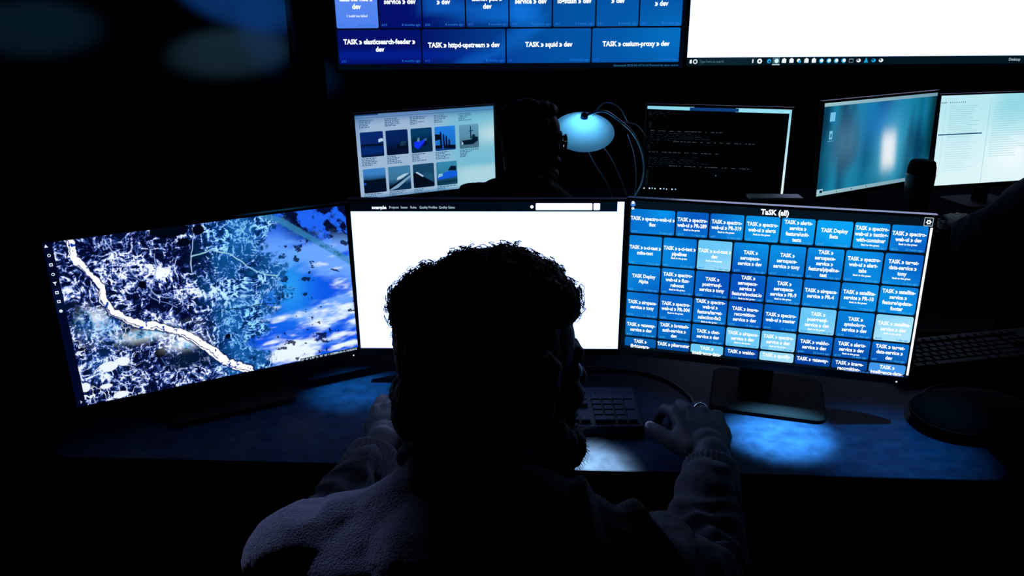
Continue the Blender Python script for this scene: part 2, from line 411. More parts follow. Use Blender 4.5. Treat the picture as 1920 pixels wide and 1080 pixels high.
# ---- left: satellite map
e, T, W, H = monitor(PL, 'left near monitor showing a blue and white satellite map', led=(.978, -.028))
RIV = [(.075, 1.02), (.080, .96), (.073, .912), (.103, .844), (.126, .764), (.145, .698), (.144, .624), (.162, .543), (.196, .494), (.25, .438), (.313, .404), (.363, .347), (.406, .293), (.443, .226), (.473, .161), (.51, .093), (.58, .015)]
def polydist(U, V, pts, asp=1.7):
    d = np.full(U.shape, 9.); side = np.zeros(U.shape)
    for (a, b), (c, e_) in zip(pts, pts[1:]):
        dx, dy = (c-a)*asp, e_-b; px, py = (U-a)*asp, V-b; t = np.clip((px*dx+py*dy)/(dx*dx+dy*dy), 0, 1)
        qx, qy = px-t*dx, py-t*dy; dd = np.hypot(qx, qy); s = np.sign(dx*py-dy*px); m = dd < d
        d = np.where(m, dd, d); side = np.where(m, s, side)
    return d*side
def mapcol(U, V):
    X, Y = U*1.7, V; wx = X+.045*(fbm(X*7, Y*7, 3, 1)-.5)*2; wy = Y+.045*(fbm(X*7, Y*7, 3, 2)-.5)*2
    hi = ridge(wx*34, wy*34, 3, 3); hi2 = ridge(wx*75, wy*75, 2, 4); grain = fbm(X*190, Y*190, 2, 8); mott = fbm(X*22, Y*22, 4, 6)
    reg = fbm(X*3.2, Y*4.2, 4, 5); tex = .40*hi+.24*hi2+.14*grain+.34*(mott-.5)+.17
    def g(u, v, su, sv, a): return a*np.exp(-((U-u)/su)**2-((V-v)/sv)**2)
    den = .36+.9*(reg-.5)
    den = den+g(.342, .738, .05, .04, .6)+g(.217, .86, .06, .06, .5)+g(.436, .571, .10, .04, .65)+g(.60, .9, .10, .10, .42)+g(.52, .52, .09, .12, .3)+g(.12, .45, .06, .1, .4)+g(.10, .14, .08, .10, .2)+g(.20, .45, .05, .05, .2)+g(.36, .32, .06, .05, .4)
    den = den-g(.44, .80, .06, .07, .3)-g(.30, .62, .08, .10, .25)-g(.28, .53, .1, .04, .4)-g(.22, .36, .06, .09, .4)-g(.10, .8, .03, .12, .5)-g(.13, .92, .03, .1, .45)-g(.36, .18, .10, .06, .5)-g(.06, .6, .03, .06, .3)-g(.26, .20, .05, .06, .2)
    k = smooth(.655-den*.42, 1.10-den*.42, tex+.20)
    dark = np.array(L((2, 8, 40))); m1 = np.array(L((26, 48, 118))); m2 = np.array(L((96, 126, 205))); wht = np.array(L((240, 246, 255)))
    k3 = k*3; c = np.where((k3 < 1)[:, None], mixc(dark, m1, np.clip(k3, 0, 1)), np.where((k3 < 2)[:, None], mixc(m1, m2, np.clip(k3-1, 0, 1)), mixc(m2, wht, np.clip(k3-2, 0, 1))))
    cy = smooth(.40, .56, U)*.9+g(.12, .47, .06, .07, .8)+g(.1, .24, .06, .08, .3); cy = np.clip(cy*(.6+.8*fbm(X*5, Y*5, 3, 33)), 0, 1)
    cyc = np.array([.22, .78, .95]); c = c*(1-cy[:, None]*(1-cyc)*.8)+cy[:, None]*np.array(L((0, 42, 84)))*.8
    c = mixc(c, np.array(L((24, 110, 190))), .45*cy*smooth(.45, .6, fbm(X*8, Y*8, 3, 34)))
    # sea and cloud on the right
    edge = .675+.13*(fbm(X*7, Y*9, 4, 11)-.5)*2-.06*np.exp(-((V-.22)/.14)**2)+.05*np.exp(-((V-.62)/.10)**2)+.22*smooth(.86, 1.04, V)
    sea = smooth(edge-.03, edge+.03, U+.04*(hi-.5))
    st = fbm(X*3+Y*2, Y*10-X*1.5, 4, 13); st2 = fbm(X*9, Y*26, 3, 15)
    deep = np.array(L((10, 84, 226))); lit = np.array(L((104, 160, 250))); w_ = np.array(L((226, 240, 255))); aqua = np.array(L((40, 158, 238)))
    s = mixc(deep, lit, smooth(.38, .66, st)); s = mixc(s, aqua, .8*np.exp(-((U-.76)/.07)**2-((V-.52)/.2)**2)); s = mixc(s, np.array(L((98, 158, 246))), .8*np.exp(-((U-.72)/.07)**2-((V-.80)/.09)**2))
    wt = smooth(.52, .73, .5*st2+.5*st+.20*(1-smooth(.0, .34, V))*smooth(.6, .7, U)-.16*smooth(.45, .75, V)+.12*np.exp(-((U-.70)/.05)**2-((V-.30)/.08)**2)); s = mixc(s, w_, wt)
    isl = fbm(X*20-Y*5, Y*26+X*8, 4, 17)
    bias = -.08+.26*np.exp(-((V-(.585-.42*(U-.74)))/.025)**2)*smooth(.70, .74, U)*(1-smooth(.88, .93, U))+.16*np.exp(-((U-.85)/.02)**2-((V-.64)/.09)**2)+.24*smooth(.86, .93, U)*smooth(.66, .86, V)+.18*np.exp(-((V-(.36-.9*(U-.72)))/.03)**2)*np.exp(-((U-.75)/.06)**2)+.10*np.exp(-((U-.80)/.08)**2-((V-.10)/.06)**2)+.10*np.exp(-((U-.76)/.05)**2-((V-.74)/.08)**2)
    s = mixc(s, np.array(L((2, 18, 62))), smooth(.645, .67, isl+bias)*.93)
    c = mixc(c, s, sea)
    tr = smooth(.74, .84, U+.35*(V-.85))*smooth(.74, .88, V+.25*(U-.9)); c = mixc(c, mixc(np.array(L((3, 12, 48))), np.array(L((30, 96, 235))), smooth(.46, .56, fbm(X*11+Y*8, Y*9-X*6, 4, 37))), tr)
    bd = np.abs(polydist(U, V, [(.64, 1.05), (.76, .95), (.85, .83), (.94, .71), (1.02, .60)])); c = mixc(c, np.array(L((52, 128, 178))), .7*(1-smooth(.012, .024, bd+.006*(hi-.5))))
    for pts, wd, col in (([(.44, .80), (.50, .825), (.57, .78), (.62, .70), (.68, .62), (.72, .60)], .0045, (150, 205, 225)), ([(.46, .98), (.455, .88), (.44, .80), (.43, .70)], .003, (170, 195, 235)), ([(.42, .445), (.55, .435), (.66, .43), (.70, .425)], .003, (2, 12, 46)), ([(.18, .97), (.21, .82), (.27, .70), (.31, .60), (.40, .55)], .003, (140, 165, 215)), ([(.33, .86), (.31, .72), (.29, .60), (.36, .50)], .0028, (120, 150, 215)), ([(.27, .26), (.30, .16), (.36, .12), (.42, .02)], .003, (70, 110, 165)), ([(.22, .40), (.26, .34), (.25, .22)], .0022, (120, 150, 215))):
        dd = np.abs(polydist(U+.02*(fbm(X*12, Y*12, 2, 31)-.5), V+.04*(fbm(X*12, Y*12, 2, 32)-.5), pts)); c = mixc(c, np.array(L(col)), .85*(1-smooth(wd*.5, wd*1.2, dd)))
    for u, v, a, b in ((.385, .975, .066, .045), (.286, .243, .020, .030), (.42, .90, .022, .03), (.27, .68, .015, .025), (.52, .27, .01, .015), (.475, .96, .02, .03), (.23, .34, .03, .02)):
        q = ((U-u)/a)**2+((V-v)/b)**2+1.1*(fbm(X*18, Y*18, 3, 21)-.5); c = mixc(c, np.array(L((1, 6, 22))), 1-smooth(.85, 1.1, q))
    c = mixc(c, np.array(L((4, 26, 52))), .75*np.exp(-((U-.38)/.09)**4-((V-.17)/.055)**4))
    rd = polydist(U, V, RIV)+.018*(fbm(X*22, Y*22, 3, 23)-.5)*2; wd = .015+.012*fbm(X*9, Y*9, 2, 25)+.004*smooth(.5, .2, V)
    # pale flats beside the channel
    fl = (np.exp(-((U-.26)/.10)**2-((V-.375)/.035)**2)+np.exp(-((U-.37)/.05)**2-((V-.27)/.03)**2)+.8*np.exp(-((U-.10)/.045)**2-((V-.52)/.06)**2)); c = mixc(c, mixc(np.array(L((120, 190, 230))), np.array(L((225, 238, 255))), smooth(.4, .6, mott)), np.clip(fl*smooth(.35, .55, mott+.15*fl), 0, 1)*.95)
    c = mixc(c, np.array(L((6, 24, 84))), .9*(1-smooth(wd+.003, wd+.010, np.abs(rd))))
    c = mixc(c, np.array(L((250, 252, 255))), 1-smooth(wd-.004, wd, np.abs(rd)))
    c = mixc(c, np.array(L((20, 44, 130))), (1-smooth(.0015, .0035, np.abs(rd+.012)))*smooth(.42, .5, fbm(X*14, Y*14, 2, 27)))
    c = mixc(c, np.array(L((20, 60, 165))), smooth(.76, .79, fbm(X*44, Y*44, 2, 28))*(np.abs(rd) < wd))
    bl = fbm(X*24, Y*20, 3, 29); ml = (1-smooth(.15, .24, U))*(1-smooth(.40, .52, V)); vein = 1-smooth(.018, .030, np.abs(bl-.52))
    c = mixc(c, np.array(L((232, 242, 255))), vein*ml*smooth(.35, .5, fbm(X*6, Y*6, 2, 35)))
    for u, v, a, b in ((.12, .22, .030, .030), (.165, .235, .022, .028), (.035, .12, .018, .03), (.14, .03, .022, .02), (.10, .10, .02, .015)):
        q = ((U-u)/a)**2+((V-v)/b)**2+.8*(fbm(X*20, Y*20, 3, 36)-.5); c = mixc(c, np.array(L((228, 238, 255))), 1-smooth(.8, 1.05, q))
    c = c*1.08
    c[U < .027] = L((0, 8, 38)); c[(U < .027) & (V > .59) & (V < .735)] = L((2, 16, 52))
    c[V < .006] = (0, 0, .002)
    return c
scr = setscr(grid_panel('screen', W, H, 900, 520, mapcol, e, 'scrn'), T)
px = Pix(W, H); wc = (.8, .88, 1)
px.poly([(.009, .990), (.015, .972), (.004, .972)], wc); px.build('toolbar_icon', scr)
for v, k in ((.926, 0), (.872, 1), (.817, 2), (.763, 3), (.71, 4), (.657, 5), (.601, 6)):
    u = .0125; px = Pix(W, H)
    if k in (0, 2, 6): px.disc(u, v, .0052, wc); px.disc(u, v, .003 if k != 6 else .001, L((0, 8, 38)), .0009)
    elif k == 3: px.poly([(u-.006, v+.01), (u+.006, v+.01), (u+.001, v-.002), (u+.001, v-.012), (u-.001, v-.010), (u-.001, v-.002)], wc)
    else: px.rect(u-.005, v-.008, u+.005, v+.009, wc); px.rect(u-.003, v-.003, u+.003, v+.004, L((0, 8, 38)), .0009)
    px.build('toolbar_icon', scr)
px = Pix(W, H); px.poly([(.012, .045), (.018, .034), (.012, .023), (.014, .034)], wc); px.build('toolbar_icon', scr); px = Pix(W, H)
px.rect(.77, .0, 1.0, .022, L((0, 3, 14)))
px.build('coordinate_strip', scr)
text(scr, W, H, .772, .011, '29° 41\' 2.95" N  90° 30\' 1.23" W', .0052, (.6, .75, .9), 'LEFT', .00012)
text(scr, W, H, .995, .011, '2018-04-16 16:36:01Z', .0052, (.6, .75, .9), 'RIGHT', .00012)

# ---- centre: blank white page
e, T, W, H = monitor(PC, 'centre near monitor with a blank white page, behind the seated head')
scr = setscr(grid_panel('screen', W, H, 1, 1, lambda U, V: np.tile([1.06, 1.4, 2.6], (len(U), 1)), e, 'scr'), T)
px = Pix(W, H)
px.rect(0, .936, .975, 1, [L((0, 4, 14)), L((2, 16, 30)), L((2, 16, 30)), L((0, 5, 16))])
hw = (1.1, 1.2, 1.4)
px.disc(.664, .966, .0062, hw, .0009)
px.rrect(.678, .945, .884, .989, .003, lambda u, v: hw, .0009); px.rrect(.888, .945, .912, .989, .003, lambda u, v: hw, .0009)
px.build('page_header', scr)
text(scr, W, H, .079, .961, 'sonarqube', .0085, (1, 1.1, 1.2), 'LEFT', .0003, sx=.72)
for t_, u in (('Projects', .143), ('Issues', .185), ('Rules', .220), ('Quality Profiles', .253), ('Quality Gates', .324)):
    text(scr, W, H, u, .962, t_, .0064, (.45, .6, .75), 'LEFT', .00005, sx=.80)

# ---- right: task tiles
e, T, W, H = monitor(PR, 'right near monitor with rows of blue task tiles', led=(.965, -.028), frame='gloss', sbx=.022, base=(.20, .17))
scr = setscr(grid_panel('screen', W, H, 2, 2, lambda U, V: np.tile(L((6, 20, 32)), (len(U), 1)), e, 'scr'), T)
ROWS = [(.787, .948), (.582, .776), (.402, .575), (.226, .395), (.089, .218), (.016, .081)]
C1 = [.003, .167, .284, .405, .525, .640, .760, .875, .991]; C2 = [.002+.989*k/8 for k in range(9)]
TT = [["TASK » spectro-web-ui »\nflux", "TASK » spectro-\nweb-ui » PR-289|", "TASK » spectro-\nweb-ui » PR-319|", "TASK » spectro-\nweb-ui » alerts|", "TASK » alerts-\nservice »\nfeature/unit-\ntests", "TASK Deploy\nBeta", "TASK » spectro-\nweb-ui » testing-\nwith-container|", "TASK » spectro-\nweb-ui » dev|"],
 ["TASK » a-ci-test »\nmike-test", "TASK » a-ci-test »\npipelines|", "*TASK » a-ci-test »\ndev|", "TASK »\naerospace-\nservice » dev", "TASK »\naerospace-\nservice » tony", "TASK »\naerospace-\nservice »\nfeature/pipeline-\ntest", "TASK » spectro-\nweb-ui » alert-\ntabs|", "TASK » target-\ndata-service »\ntony|"],
 ["TASK Deploy\nAlpha", "TASK » spectro-\nweb-ui » flux-\nreboost|", "TASK »\npostgresql-\nservice » tony", "TASK »\naerospace-\nservice »\nfeature/socket.io|", "TASK »\naerospace-\nservice » PR-9|", "TASK » airspace-\nservice » PR-4", "TASK » satellite-\nservice » PR-10|", "TASK » satellite-\nservice »\nfeature/update-\nfooter"],
 ["TASK » airspace-\nservice » tony", "TASK » spectro-\nweb-ui » PR-304|", "TASK » spectro-\nweb-ui »\nfeature/target-\nselection-fix2|", "TASK » image-\nrecognition-\nservice » dev", "TASK » spectro-\nweb-ui » master", "*TASK »\npostgresql-\nservice » dev|", "TASK »\nsymbology-\nservice » dev", "*TASK » satellite-\nservice » dev|"],
 ["TASK » gateway-\nservice » dev", "TASK » logstash-\nauth-service »\ndev", "TASK » chat-\nservice » dev", "*TASK » airspace-\nservice » dev|", "*TASK » spectro-\nservice » dev|", "TASK » webhc-\nservice » dev", "TASK » alerts-\nservice » dev|", "TASK » target-\ndata-service »\ndev"],
 ["TASK »\nflightaware-", "TASK » pikerouter", "*TASK »\nintelligence-data-", "TASK » webhc-", "*TASK » spotify-", "TASK » gateway-", "TASK » image-\nrecognition-", "+TASK »\nintelligence-data-"]]
def bg(U, V):
    s = .5+.30*math.sin(7*U+3*V+.6)+.22*math.sin(11*V-5*U+1.3)+.15*math.sin(19*U+7*V); s = min(1, max(0, s))
    s = s*(.35+.65*V)+.12*V
    a = np.array(L((4, 56, 160))); b = np.array(L((8, 140, 214))); c = (a*(1-s)+b*s)*1.25+np.array([0, .02, .05])
    c = c+np.array(L((0, 120, 160)))*.9*math.exp(-((U-.13)/.05)**2-((V-.93)/.06)**2)
    if V < .25: c = c*(.55+.45*V/.25*1)+np.array([0, 0, .02])
    return c
def lt(U, V): s = .5+.5*math.sin(9*V-7*U); return np.array(L((105, 200, 250)))*(1-s)+np.array(L((176, 232, 255)))*s
px = Pix(W, H); wt_ = (1.0, 1.05, 1.1); dim = L((60, 165, 225))
for r, (v0, v1) in enumerate(ROWS):
    cs = C1 if r == 0 else C2
    for k in range(8):
        s = TT[r][k]; f = bg
        if s[0] == '*': f = lt; s = s[1:]
        elif s[0] == '+': f = lambda U, V: np.array(L((64, 150, 235))); s = s[1:]
        lift = -.03*0
        u0, u1 = cs[k]+.003, cs[k+1]-.003; a0, a1 = v0+.002, v1-.002
        px.rrect(u0, a0, u1, a1, .006, f)
        sub = s.endswith('|'); s = s.rstrip('|'); n = s.count('\n')+1; cen = (a0+a1)/2+(.010 if sub else 0)
        if r == 5: cen = a1-.020-.0175*(n-1)-.004
        text(scr, W, H, (u0+u1)/2, cen, s, .0094, wt_, 'CENTER', .00036, 1.06, sx=.79)
        if r < 5:
            if sub: text(scr, W, H, (u0+u1)/2, cen-n*.0188-.008, 'Back to the green', .0043, wt_, 'CENTER', .0002, sx=.9)
            text(scr, W, H, u0+.006, a0+.012, '#%d' % random.randint(10, 400), .005, dim, 'LEFT', .0001)
            text(scr, W, H, u1-.006, a0+.012, random.choice(['11 days ago', '14 days ago', '1 day ago', '22 hours ago', '16 days ago']), .005, dim, 'RIGHT', .0001)
px.rect(.993, .018, 1.001, .940, (1.1, 1.15, 1.2), .0008)
# avatar top left and gear top right
px.disc(.012, .975, .009, L((70, 130, 220)), .0009); px.disc(.012, .985, .0055, (.85, .93, 1), .0012); px.disc(.012, .948, .0055, (.8, .9, 1), .0012, ry=.008)
gu, gv = .985, .972
for q in ((gu-.014, gv-.024, gu+.013, gv-.021), (gu-.014, gv+.023, gu+.013, gv+.026), (gu-.014, gv-.024, gu-.0125, gv+.026), (gu+.0115, gv-.024, gu+.013, gv+.026)): px.rect(*q, (.6, .75, .85), .0009)
gp = []
for k in range(24): rr = .0085 if (k//2) % 2 == 0 else .0062; a = 2*math.pi*k/24; gp.append((gu+rr*math.cos(a), gv+rr*W/H*math.sin(a)))
for k in range(24): px.poly([(gu, gv), gp[k], gp[(k+1) % 24]], wt_, .0009)
px.disc(gu, gv, .0030, L((6, 20, 32)), .0012)
px.build('task_tiles', scr)
text(scr, W, H, .502, .973, 'TaSK (all)', .0125, (1.1, 1.15, 1.2), 'CENTER', .0005, sx=.92)
text(scr, W, H, .985, .009, 'Generated: 2018-04-16T16:34 Powered by open source', .0042, L((60, 130, 235)), 'RIGHT', .0001)

# ---- far left monitor: ship photographs
e, T, W, H = monitor(PB1, 'far monitor at the left showing a page of ship photographs', bez=.006)
def b1(U, V):
    a = np.array(L((170, 200, 232))); b = np.array(L((128, 205, 230))); c = mixc(a, b, smooth(.45, .8, U))
    c = mixc(c, np.array(L((205, 240, 250))), smooth(.75, 1, U)*(np.exp(-((V-.66)/.12)**2))+.9*smooth(.3, .22, V)*smooth(.55, .8, U)*.8)
    c = mixc(c, np.array(L((45, 110, 180))), .8*smooth(.86, 1.0, V)); c = mixc(c, np.array(L((70, 130, 190))), .5*smooth(.10, .0, U)*smooth(.3, 1, V))
    c = mixc(c, np.array(L((40, 130, 190))), .7*smooth(.05, 0, V)); return c*.82
scr = setscr(grid_panel('screen', W, H, 30, 20, b1, e, 'scr'), T)
px = Pix(W, H)
def photo(u0, v0, u1, v1, kind):
    sky, sea = [((8, 40, 110), (2, 24, 66)), ((4, 34, 92), (2, 18, 48)), ((6, 60, 105), (3, 36, 66)), ((30, 120, 215), (8, 60, 120)), ((95, 150, 180), (70, 110, 135)), ((60, 130, 200), (2, 14, 38)), ((60, 120, 160), (10, 44, 80)), ((20, 66, 100), (8, 40, 66)), ((50, 130, 165), (20, 66, 100))][kind]
    sky, sea = np.array(L(sky)), np.array(L(sea)); hz = v0+(v1-v0)*[.45, .35, .62, .2, .4, .5, .3, .3, .25][kind]
    px.rrect(u0, v0, u1, v1, .008, lambda u, v: sky*(.8+.4*(v-hz)/(v1-v0)) if v > hz else sea, .0006)
    q = lambda pts, col: px.poly([(u0+(u1-u0)*a, v0+(v1-v0)*b) for a, b in pts], L(col), .0010)
    if kind == 0: q([(0, .45), (1, .42), (1, .50), (0, .52)], (1, 12, 36)); q([(.78, .56), (.99, .60), (.99, .70), (.9, .72), (.78, .68)], (180, 210, 235)); q([(.02, .1), (.98, .12), (.98, .38), (.02, .38)], (4, 40, 110))
    if kind == 1: q([(.42, .2), (.98, .22), (.98, .45), (.5, .42)], (2, 14, 34)); q([(.62, .42), (.66, .42), (.72, .82), (.69, .82)], (4, 26, 56)); q([(.78, .4), (.82, .4), (.86, .7), (.83, .7)], (4, 26, 56)); q([(.6, .34), (.9, .36), (.88, .54), (.66, .52)], (26, 60, 90))
    if kind == 2: q([(.12, .26), (.3, .14), (.5, .2), (.66, .5), (.72, .56), (.4, .46), (.14, .46)], (16, 50, 235)); q([(.28, .46), (.40, .46), (.39, .62), (.30, .60)], (90, 130, 170)); q([(.55, .44), (.74, .46), (.74, .58), (.60, .55)], (60, 110, 140)); q([(.3, .14), (.7, .3), (.75, .52), (.66, .5), (.5, .2)], (2, 14, 60))
    if kind == 3:
        q([(0, .1), (.98, .05), (.98, .2), (0, .24)], (2, 14, 36)); q([(.0, .42), (.3, .48), (.3, .66), (.0, .7)], (2, 12, 30))
        for x, h in ((.28, .82), (.42, .72), (.55, .64), (.68, .5)): q([(x-.05, .18), (x+.05, .18), (x+.04, h-.1), (x, h), (x-.04, h-.1)], (2, 16, 48))
        q([(.33, .06), (.42, .06), (.41, .4), (.35, .4)], (20, 90, 220))
    if kind == 4: q([(.14, .34), (.2, .16), (.7, .16), (.95, .3), (.95, .46), (.7, .46), (.6, .36)], (3, 24, 40)); q([(.56, .4), (.62, .4), (.61, .9), (.585, .95), (.57, .9)], (6, 34, 52)); q([(.48, .7), (.72, .72), (.72, .75), (.48, .73)], (6, 34, 52)); q([(.62, .42), (.86, .44), (.78, .58), (.66, .56)], (8, 40, 60)); q([(.1, .17), (.2, .2), (.15, .3)], (200, 225, 240))
    if kind == 5: q([(0, .40), (.12, .36), (.98, .36), (.98, .56), (.2, .52), (.12, .56), (0, .5)], (2, 16, 34)); q([(0, .36), (.1, .34), (.1, .46), (0, .44)], (20, 80, 220))
    if kind == 6: q([(0, .05), (.3, .2), (.98, .58), (.98, .50), (.4, .10), (.1, .02)], (120, 160, 190)); q([(0, .15), (.9, .6), (.98, .66), (.98, .62), (.1, .1), (0, .05)], (2, 14, 30)); q([(.36, .42), (.6, .48), (.94, .68), (.7, .66), (.4, .54)], (170, 200, 220))
    if kind == 7: q([(0, .6), (.1, .68), (.98, .15), (.98, .05), (.1, .02), (0, .1)], (2, 12, 26)); q([(.1, .66), (.45, .44), (.5, .5), (.2, .68)], (170, 200, 225)); q([(.45, .5), (.95, .2), (.95, .55), (.6, .66)], (26, 80, 110))
    if kind == 8: q([(.05, .25), (.98, .32), (.98, .56), (.6, .6), (.3, .5), (.05, .35)], (14, 90, 215)); q([(.55, .62), (.95, .58), (.95, .78), (.7, .8)], (3, 22, 44)); q([(.05, .35), (.3, .4), (.28, .5), (.1, .5)], (150, 200, 225)); q([(0, .05), (.98, .1), (.98, .2), (0, .18)], (10, 50, 70))
US = [(.026, .184), (.202, .357), (.378, .531), (.551, .703), (.732, .880)]
for i, (a, b) in enumerate(US): photo(a, .498, b, .793, i)
for i, (a, b) in enumerate([(.027, .183), (.202, .360), (.378, .532), (.550, .705)]): photo(a, .065, b, .358, 5+i)
cap_c = L((70, 110, 150))
for a, b in US:
    for base, n in ((.487, 5), (.935, 5)) + (((.055, 3),) if a < .6 else ()):
        for j in range(n):
            x = a; ln = (b-a)*random.uniform(.35, .98)*(1 if j == 0 else .8)
            while x < a+ln: d = random.uniform(.006, .022); px.rect(x, base-.020*j-.012, min(x+d, a+ln), base-.020*j, cap_c); x += d+.004
px.rect(.0, .955, .995, .962, L((60, 110, 160))); px.rect(.0, .985, .16, 1.0, L((20, 60, 110)))
px.build('ship_photographs', scr)

# ---- far centre monitor: black terminal
e, T, W, H = monitor(PB2, 'far monitor with a black command terminal, right of the lamp', bez=.008)
scr = setscr(grid_panel('screen', W, H, 1, 1, lambda U, V: np.tile([0, .0004, .001], (len(U), 1)), e, 'scrn'), T)
px = Pix(W, H); tb = L((140, 215, 235))
px.poly([(0, .965), (.33, .958), (.33, 1), (0, 1)], tb); px.poly([(.30, .958), (.64, .958), (.64, .995), (.30, .995)], L((14, 60, 120)), .0009); px.rect(.62, .955, 1, 1, L((150, 222, 240)))
px.poly([(.985, .01), (1.0, .01), (1.0, .96), (.985, .96)], [L((235, 250, 255)), L((235, 250, 255)), L((140, 215, 240)), L((140, 215, 240))]); px.build('window_border', scr); px = Pix(W, H)
def codeline(u0, u1, v, col, th=.008):
    x = u0
    while x < u1: d = random.uniform(.008, .03); px.rect(x, v, min(x+d, u1), v+th*.7, col); x += d+random.choice((.005, .01, .03))
gr = L((26, 36, 42)); gb = L((66, 82, 90))
for v, a, b in ((.93, .01, .20), (.912, .01, .15), (.895, .01, .13)): codeline(a, b, v, gr)
for v, a, b in ((.71, .03, .54), (.685, .03, .34), (.665, .03, .38), (.645, .03, .40), (.625, .03, .46), (.605, .03, .22), (.59, .20, .78), (.57, .03, .12), (.46, .03, .53), (.41, .34, .38), (.395, .03, .20), (.375, .03, .38), (.355, .03, .40), (.335, .03, .46), (.315, .03, .20), (.30, .18, .77), (.28, .03, .10)):
    codeline(a, b, v, gb if b > .5 else gr, .009)
for v0, v1 in ((.74, .82), (.49, .55), (.06, .25)): px.rect(.015, v0, .035, v1, L((10, 18, 22)))
px.build('terminal_text', scr); px = Pix(W, H)
for i, u in enumerate((.01, .05, .07, .09, .13, .155, .175, .215, .24)): px.disc(u, .02+.002*(i % 3), .0055, [(.5, .6, .65), (.8, .9, 1), (.2, .5, .7)][i % 3])
px.build('taskbar_icons', scr); px = Pix(W, H); px.disc(.52, .21, .004, L((60, 130, 170)))
px.build('mouse_pointer', scr)

# ---- far right monitor: blurred teal wallpaper
e, T, W, H = monitor(PB3, 'far monitor with a blurred teal wallpaper, behind the tumbler', bez=.007)
def b3(U, V):
    n = fbm(U*6, V*1.2, 3, 41); c = mixc(np.array(L((6, 62, 96))), np.array(L((20, 128, 165))), smooth(.3, .7, n))
    c = mixc(c, np.array(L((24, 110, 190))), .8*np.exp(-((U-.5)/.16)**2-((V-.72)/.3)**2)); c = mixc(c, np.array(L((80, 125, 150))), .65*np.exp(-((U-.22)/.12)**2-((V-.55)/.28)**2))
    c = mixc(c, np.array(L((5, 60, 100))), .6*np.exp(-((U-.40)/.06)**2-((V-.35)/.3)**2))
    c = mixc(c, np.array(L((90, 190, 220))), .7*np.exp(-((U-.61)/.12)**2-((V-.42)/.38)**2)); c = mixc(c, np.array(L((235, 240, 245))), .95*np.exp(-((U-.60+.05*(V-.4))/.065)**4-((V-.40)/.22)**4))
    c = mixc(c, np.array(L((3, 45, 50))), .9*smooth(.88, 1, U)*smooth(.1, .4, V)); c = mixc(c, np.array(L((4, 40, 66))), .7*smooth(.12, 0, U)); return c
scr = setscr(grid_panel('screen', W, H, 48, 30, b3, e, 'scr'), T)
px = Pix(W, H); bar = [L((150, 190, 200)), L((120, 160, 180)), L((110, 150, 170)), L((160, 200, 210))]
px.rect(0, .962, 1, 1, bar); px.rect(0, 0, 1, .042, bar); px.rect(0, .042, .055, .075, L((150, 200, 215))); px.rect(.028, .03, .05, .06, L((3, 30, 44)), .0009)
for u in (.17, .30, .43): px.disc(u, .022, .004, L((10, 50, 70)), .0009)
px.rect(.058, .80, .10, .895, L((120, 195, 235))); px.rect(.065, .78, .09, .79, L((30, 120, 200))); px.rect(.065, .61, .09, .70, L((120, 195, 230))); px.rect(.072, .63, .084, .67, L((30, 100, 150)), .0009); px.rect(.055, .585, .1, .595, L((90, 150, 190)))
px.build('desktop_icons', scr)

# ---- far right edge monitor: pale documents
e, T, W, H = monitor(PB4, 'far monitor at the right edge with pale document windows', bez=.006)
def b4(U, V):
    c = mixc(np.array(L((205, 240, 246))), np.array(L((150, 218, 232))), smooth(.4, .9, V)*(.4+.6*smooth(.35, .55, U)))
    c = mixc(c, np.array(L((240, 252, 255))), np.exp(-((U-.62)/.2)**2-((V-.3)/.2)**2)); c = mixc(c, np.array(L((235, 250, 252))), smooth(.5, .0, V)*.5); return c
scr = setscr(grid_panel('screen', W, H, 20, 12, b4, e, 'scr'), T)
px = Pix(W, H); ln = L((120, 190, 205))
for k in range(17): px.rect(.08, .88-.021*k, .08+random.uniform(.16, .24), .8835-.021*k, ln)
for k in range(15): px.rect(.08, .53-.026*k, .08+random.uniform(.16, .22), .533-.026*k, L((150, 210, 220)))
for k in range(24): px.rect(.42, .90-.026*k, .42+random.uniform(.15, .3), .904-.026*k, L((135, 205, 218)))
for k in range(12): px.rect(.01+.016*k*(1 if k > 3 else .7), .915, .016+.016*k*(1 if k > 3 else .7), .93, L((60, 120, 140)))
px.rect(.01, .565, .35, .578, L((14, 80, 120)), .0009); px.rect(.385, 0, .388, .90, L((130, 195, 208)), .0009); px.rect(.045, .1, .047, .90, L((160, 215, 225)), .0008)
px.build('document_lines', scr)

# ---- wall television left
e, T, W, H = monitor(PT1, 'wall television with dark blue task tiles, top centre', tv=True, bez=.009, bot=.014, name='television')
scr = setscr(grid_panel('screen', W, H, 1, 1, lambda U, V: np.tile(L((2, 8, 22)), (len(U), 1)), e, 'scr'), T)
def tvbg(U, V):
    s = smooth(.2, .75, U); a = np.array(L((3, 16, 104))); b = np.array(L((4, 84, 165))); c = a*(1-s)+b*s
    c = c+np.array(L((0, 80, 120)))*.8*float(np.exp(-((U-.97)/.12)**2-((V-.15)/.12)**2))
    c = c+np.array(L((10, 90, 170)))*.7*float(smooth(.0, .02, .055-abs(V-.30+.10*(U-.3))))*float(smooth(.22, .28, U)*(1-smooth(.50, .6, U)))
    c = c+np.array(L((10, 80, 150)))*.6*float(smooth(0, .02, .05-abs(U-.55-.35*(V-.2)+.9*(V-.2)**2*4)))
    c = c+np.array(L((0, 30, 130)))*.6*float(smooth(0, .01, .03-abs(V-.08+.05*U)))*(1-s)
    return c
px = Pix(W, H); RB = (.028, .196); 
TX = [.003, .245, .488, .734, .990]
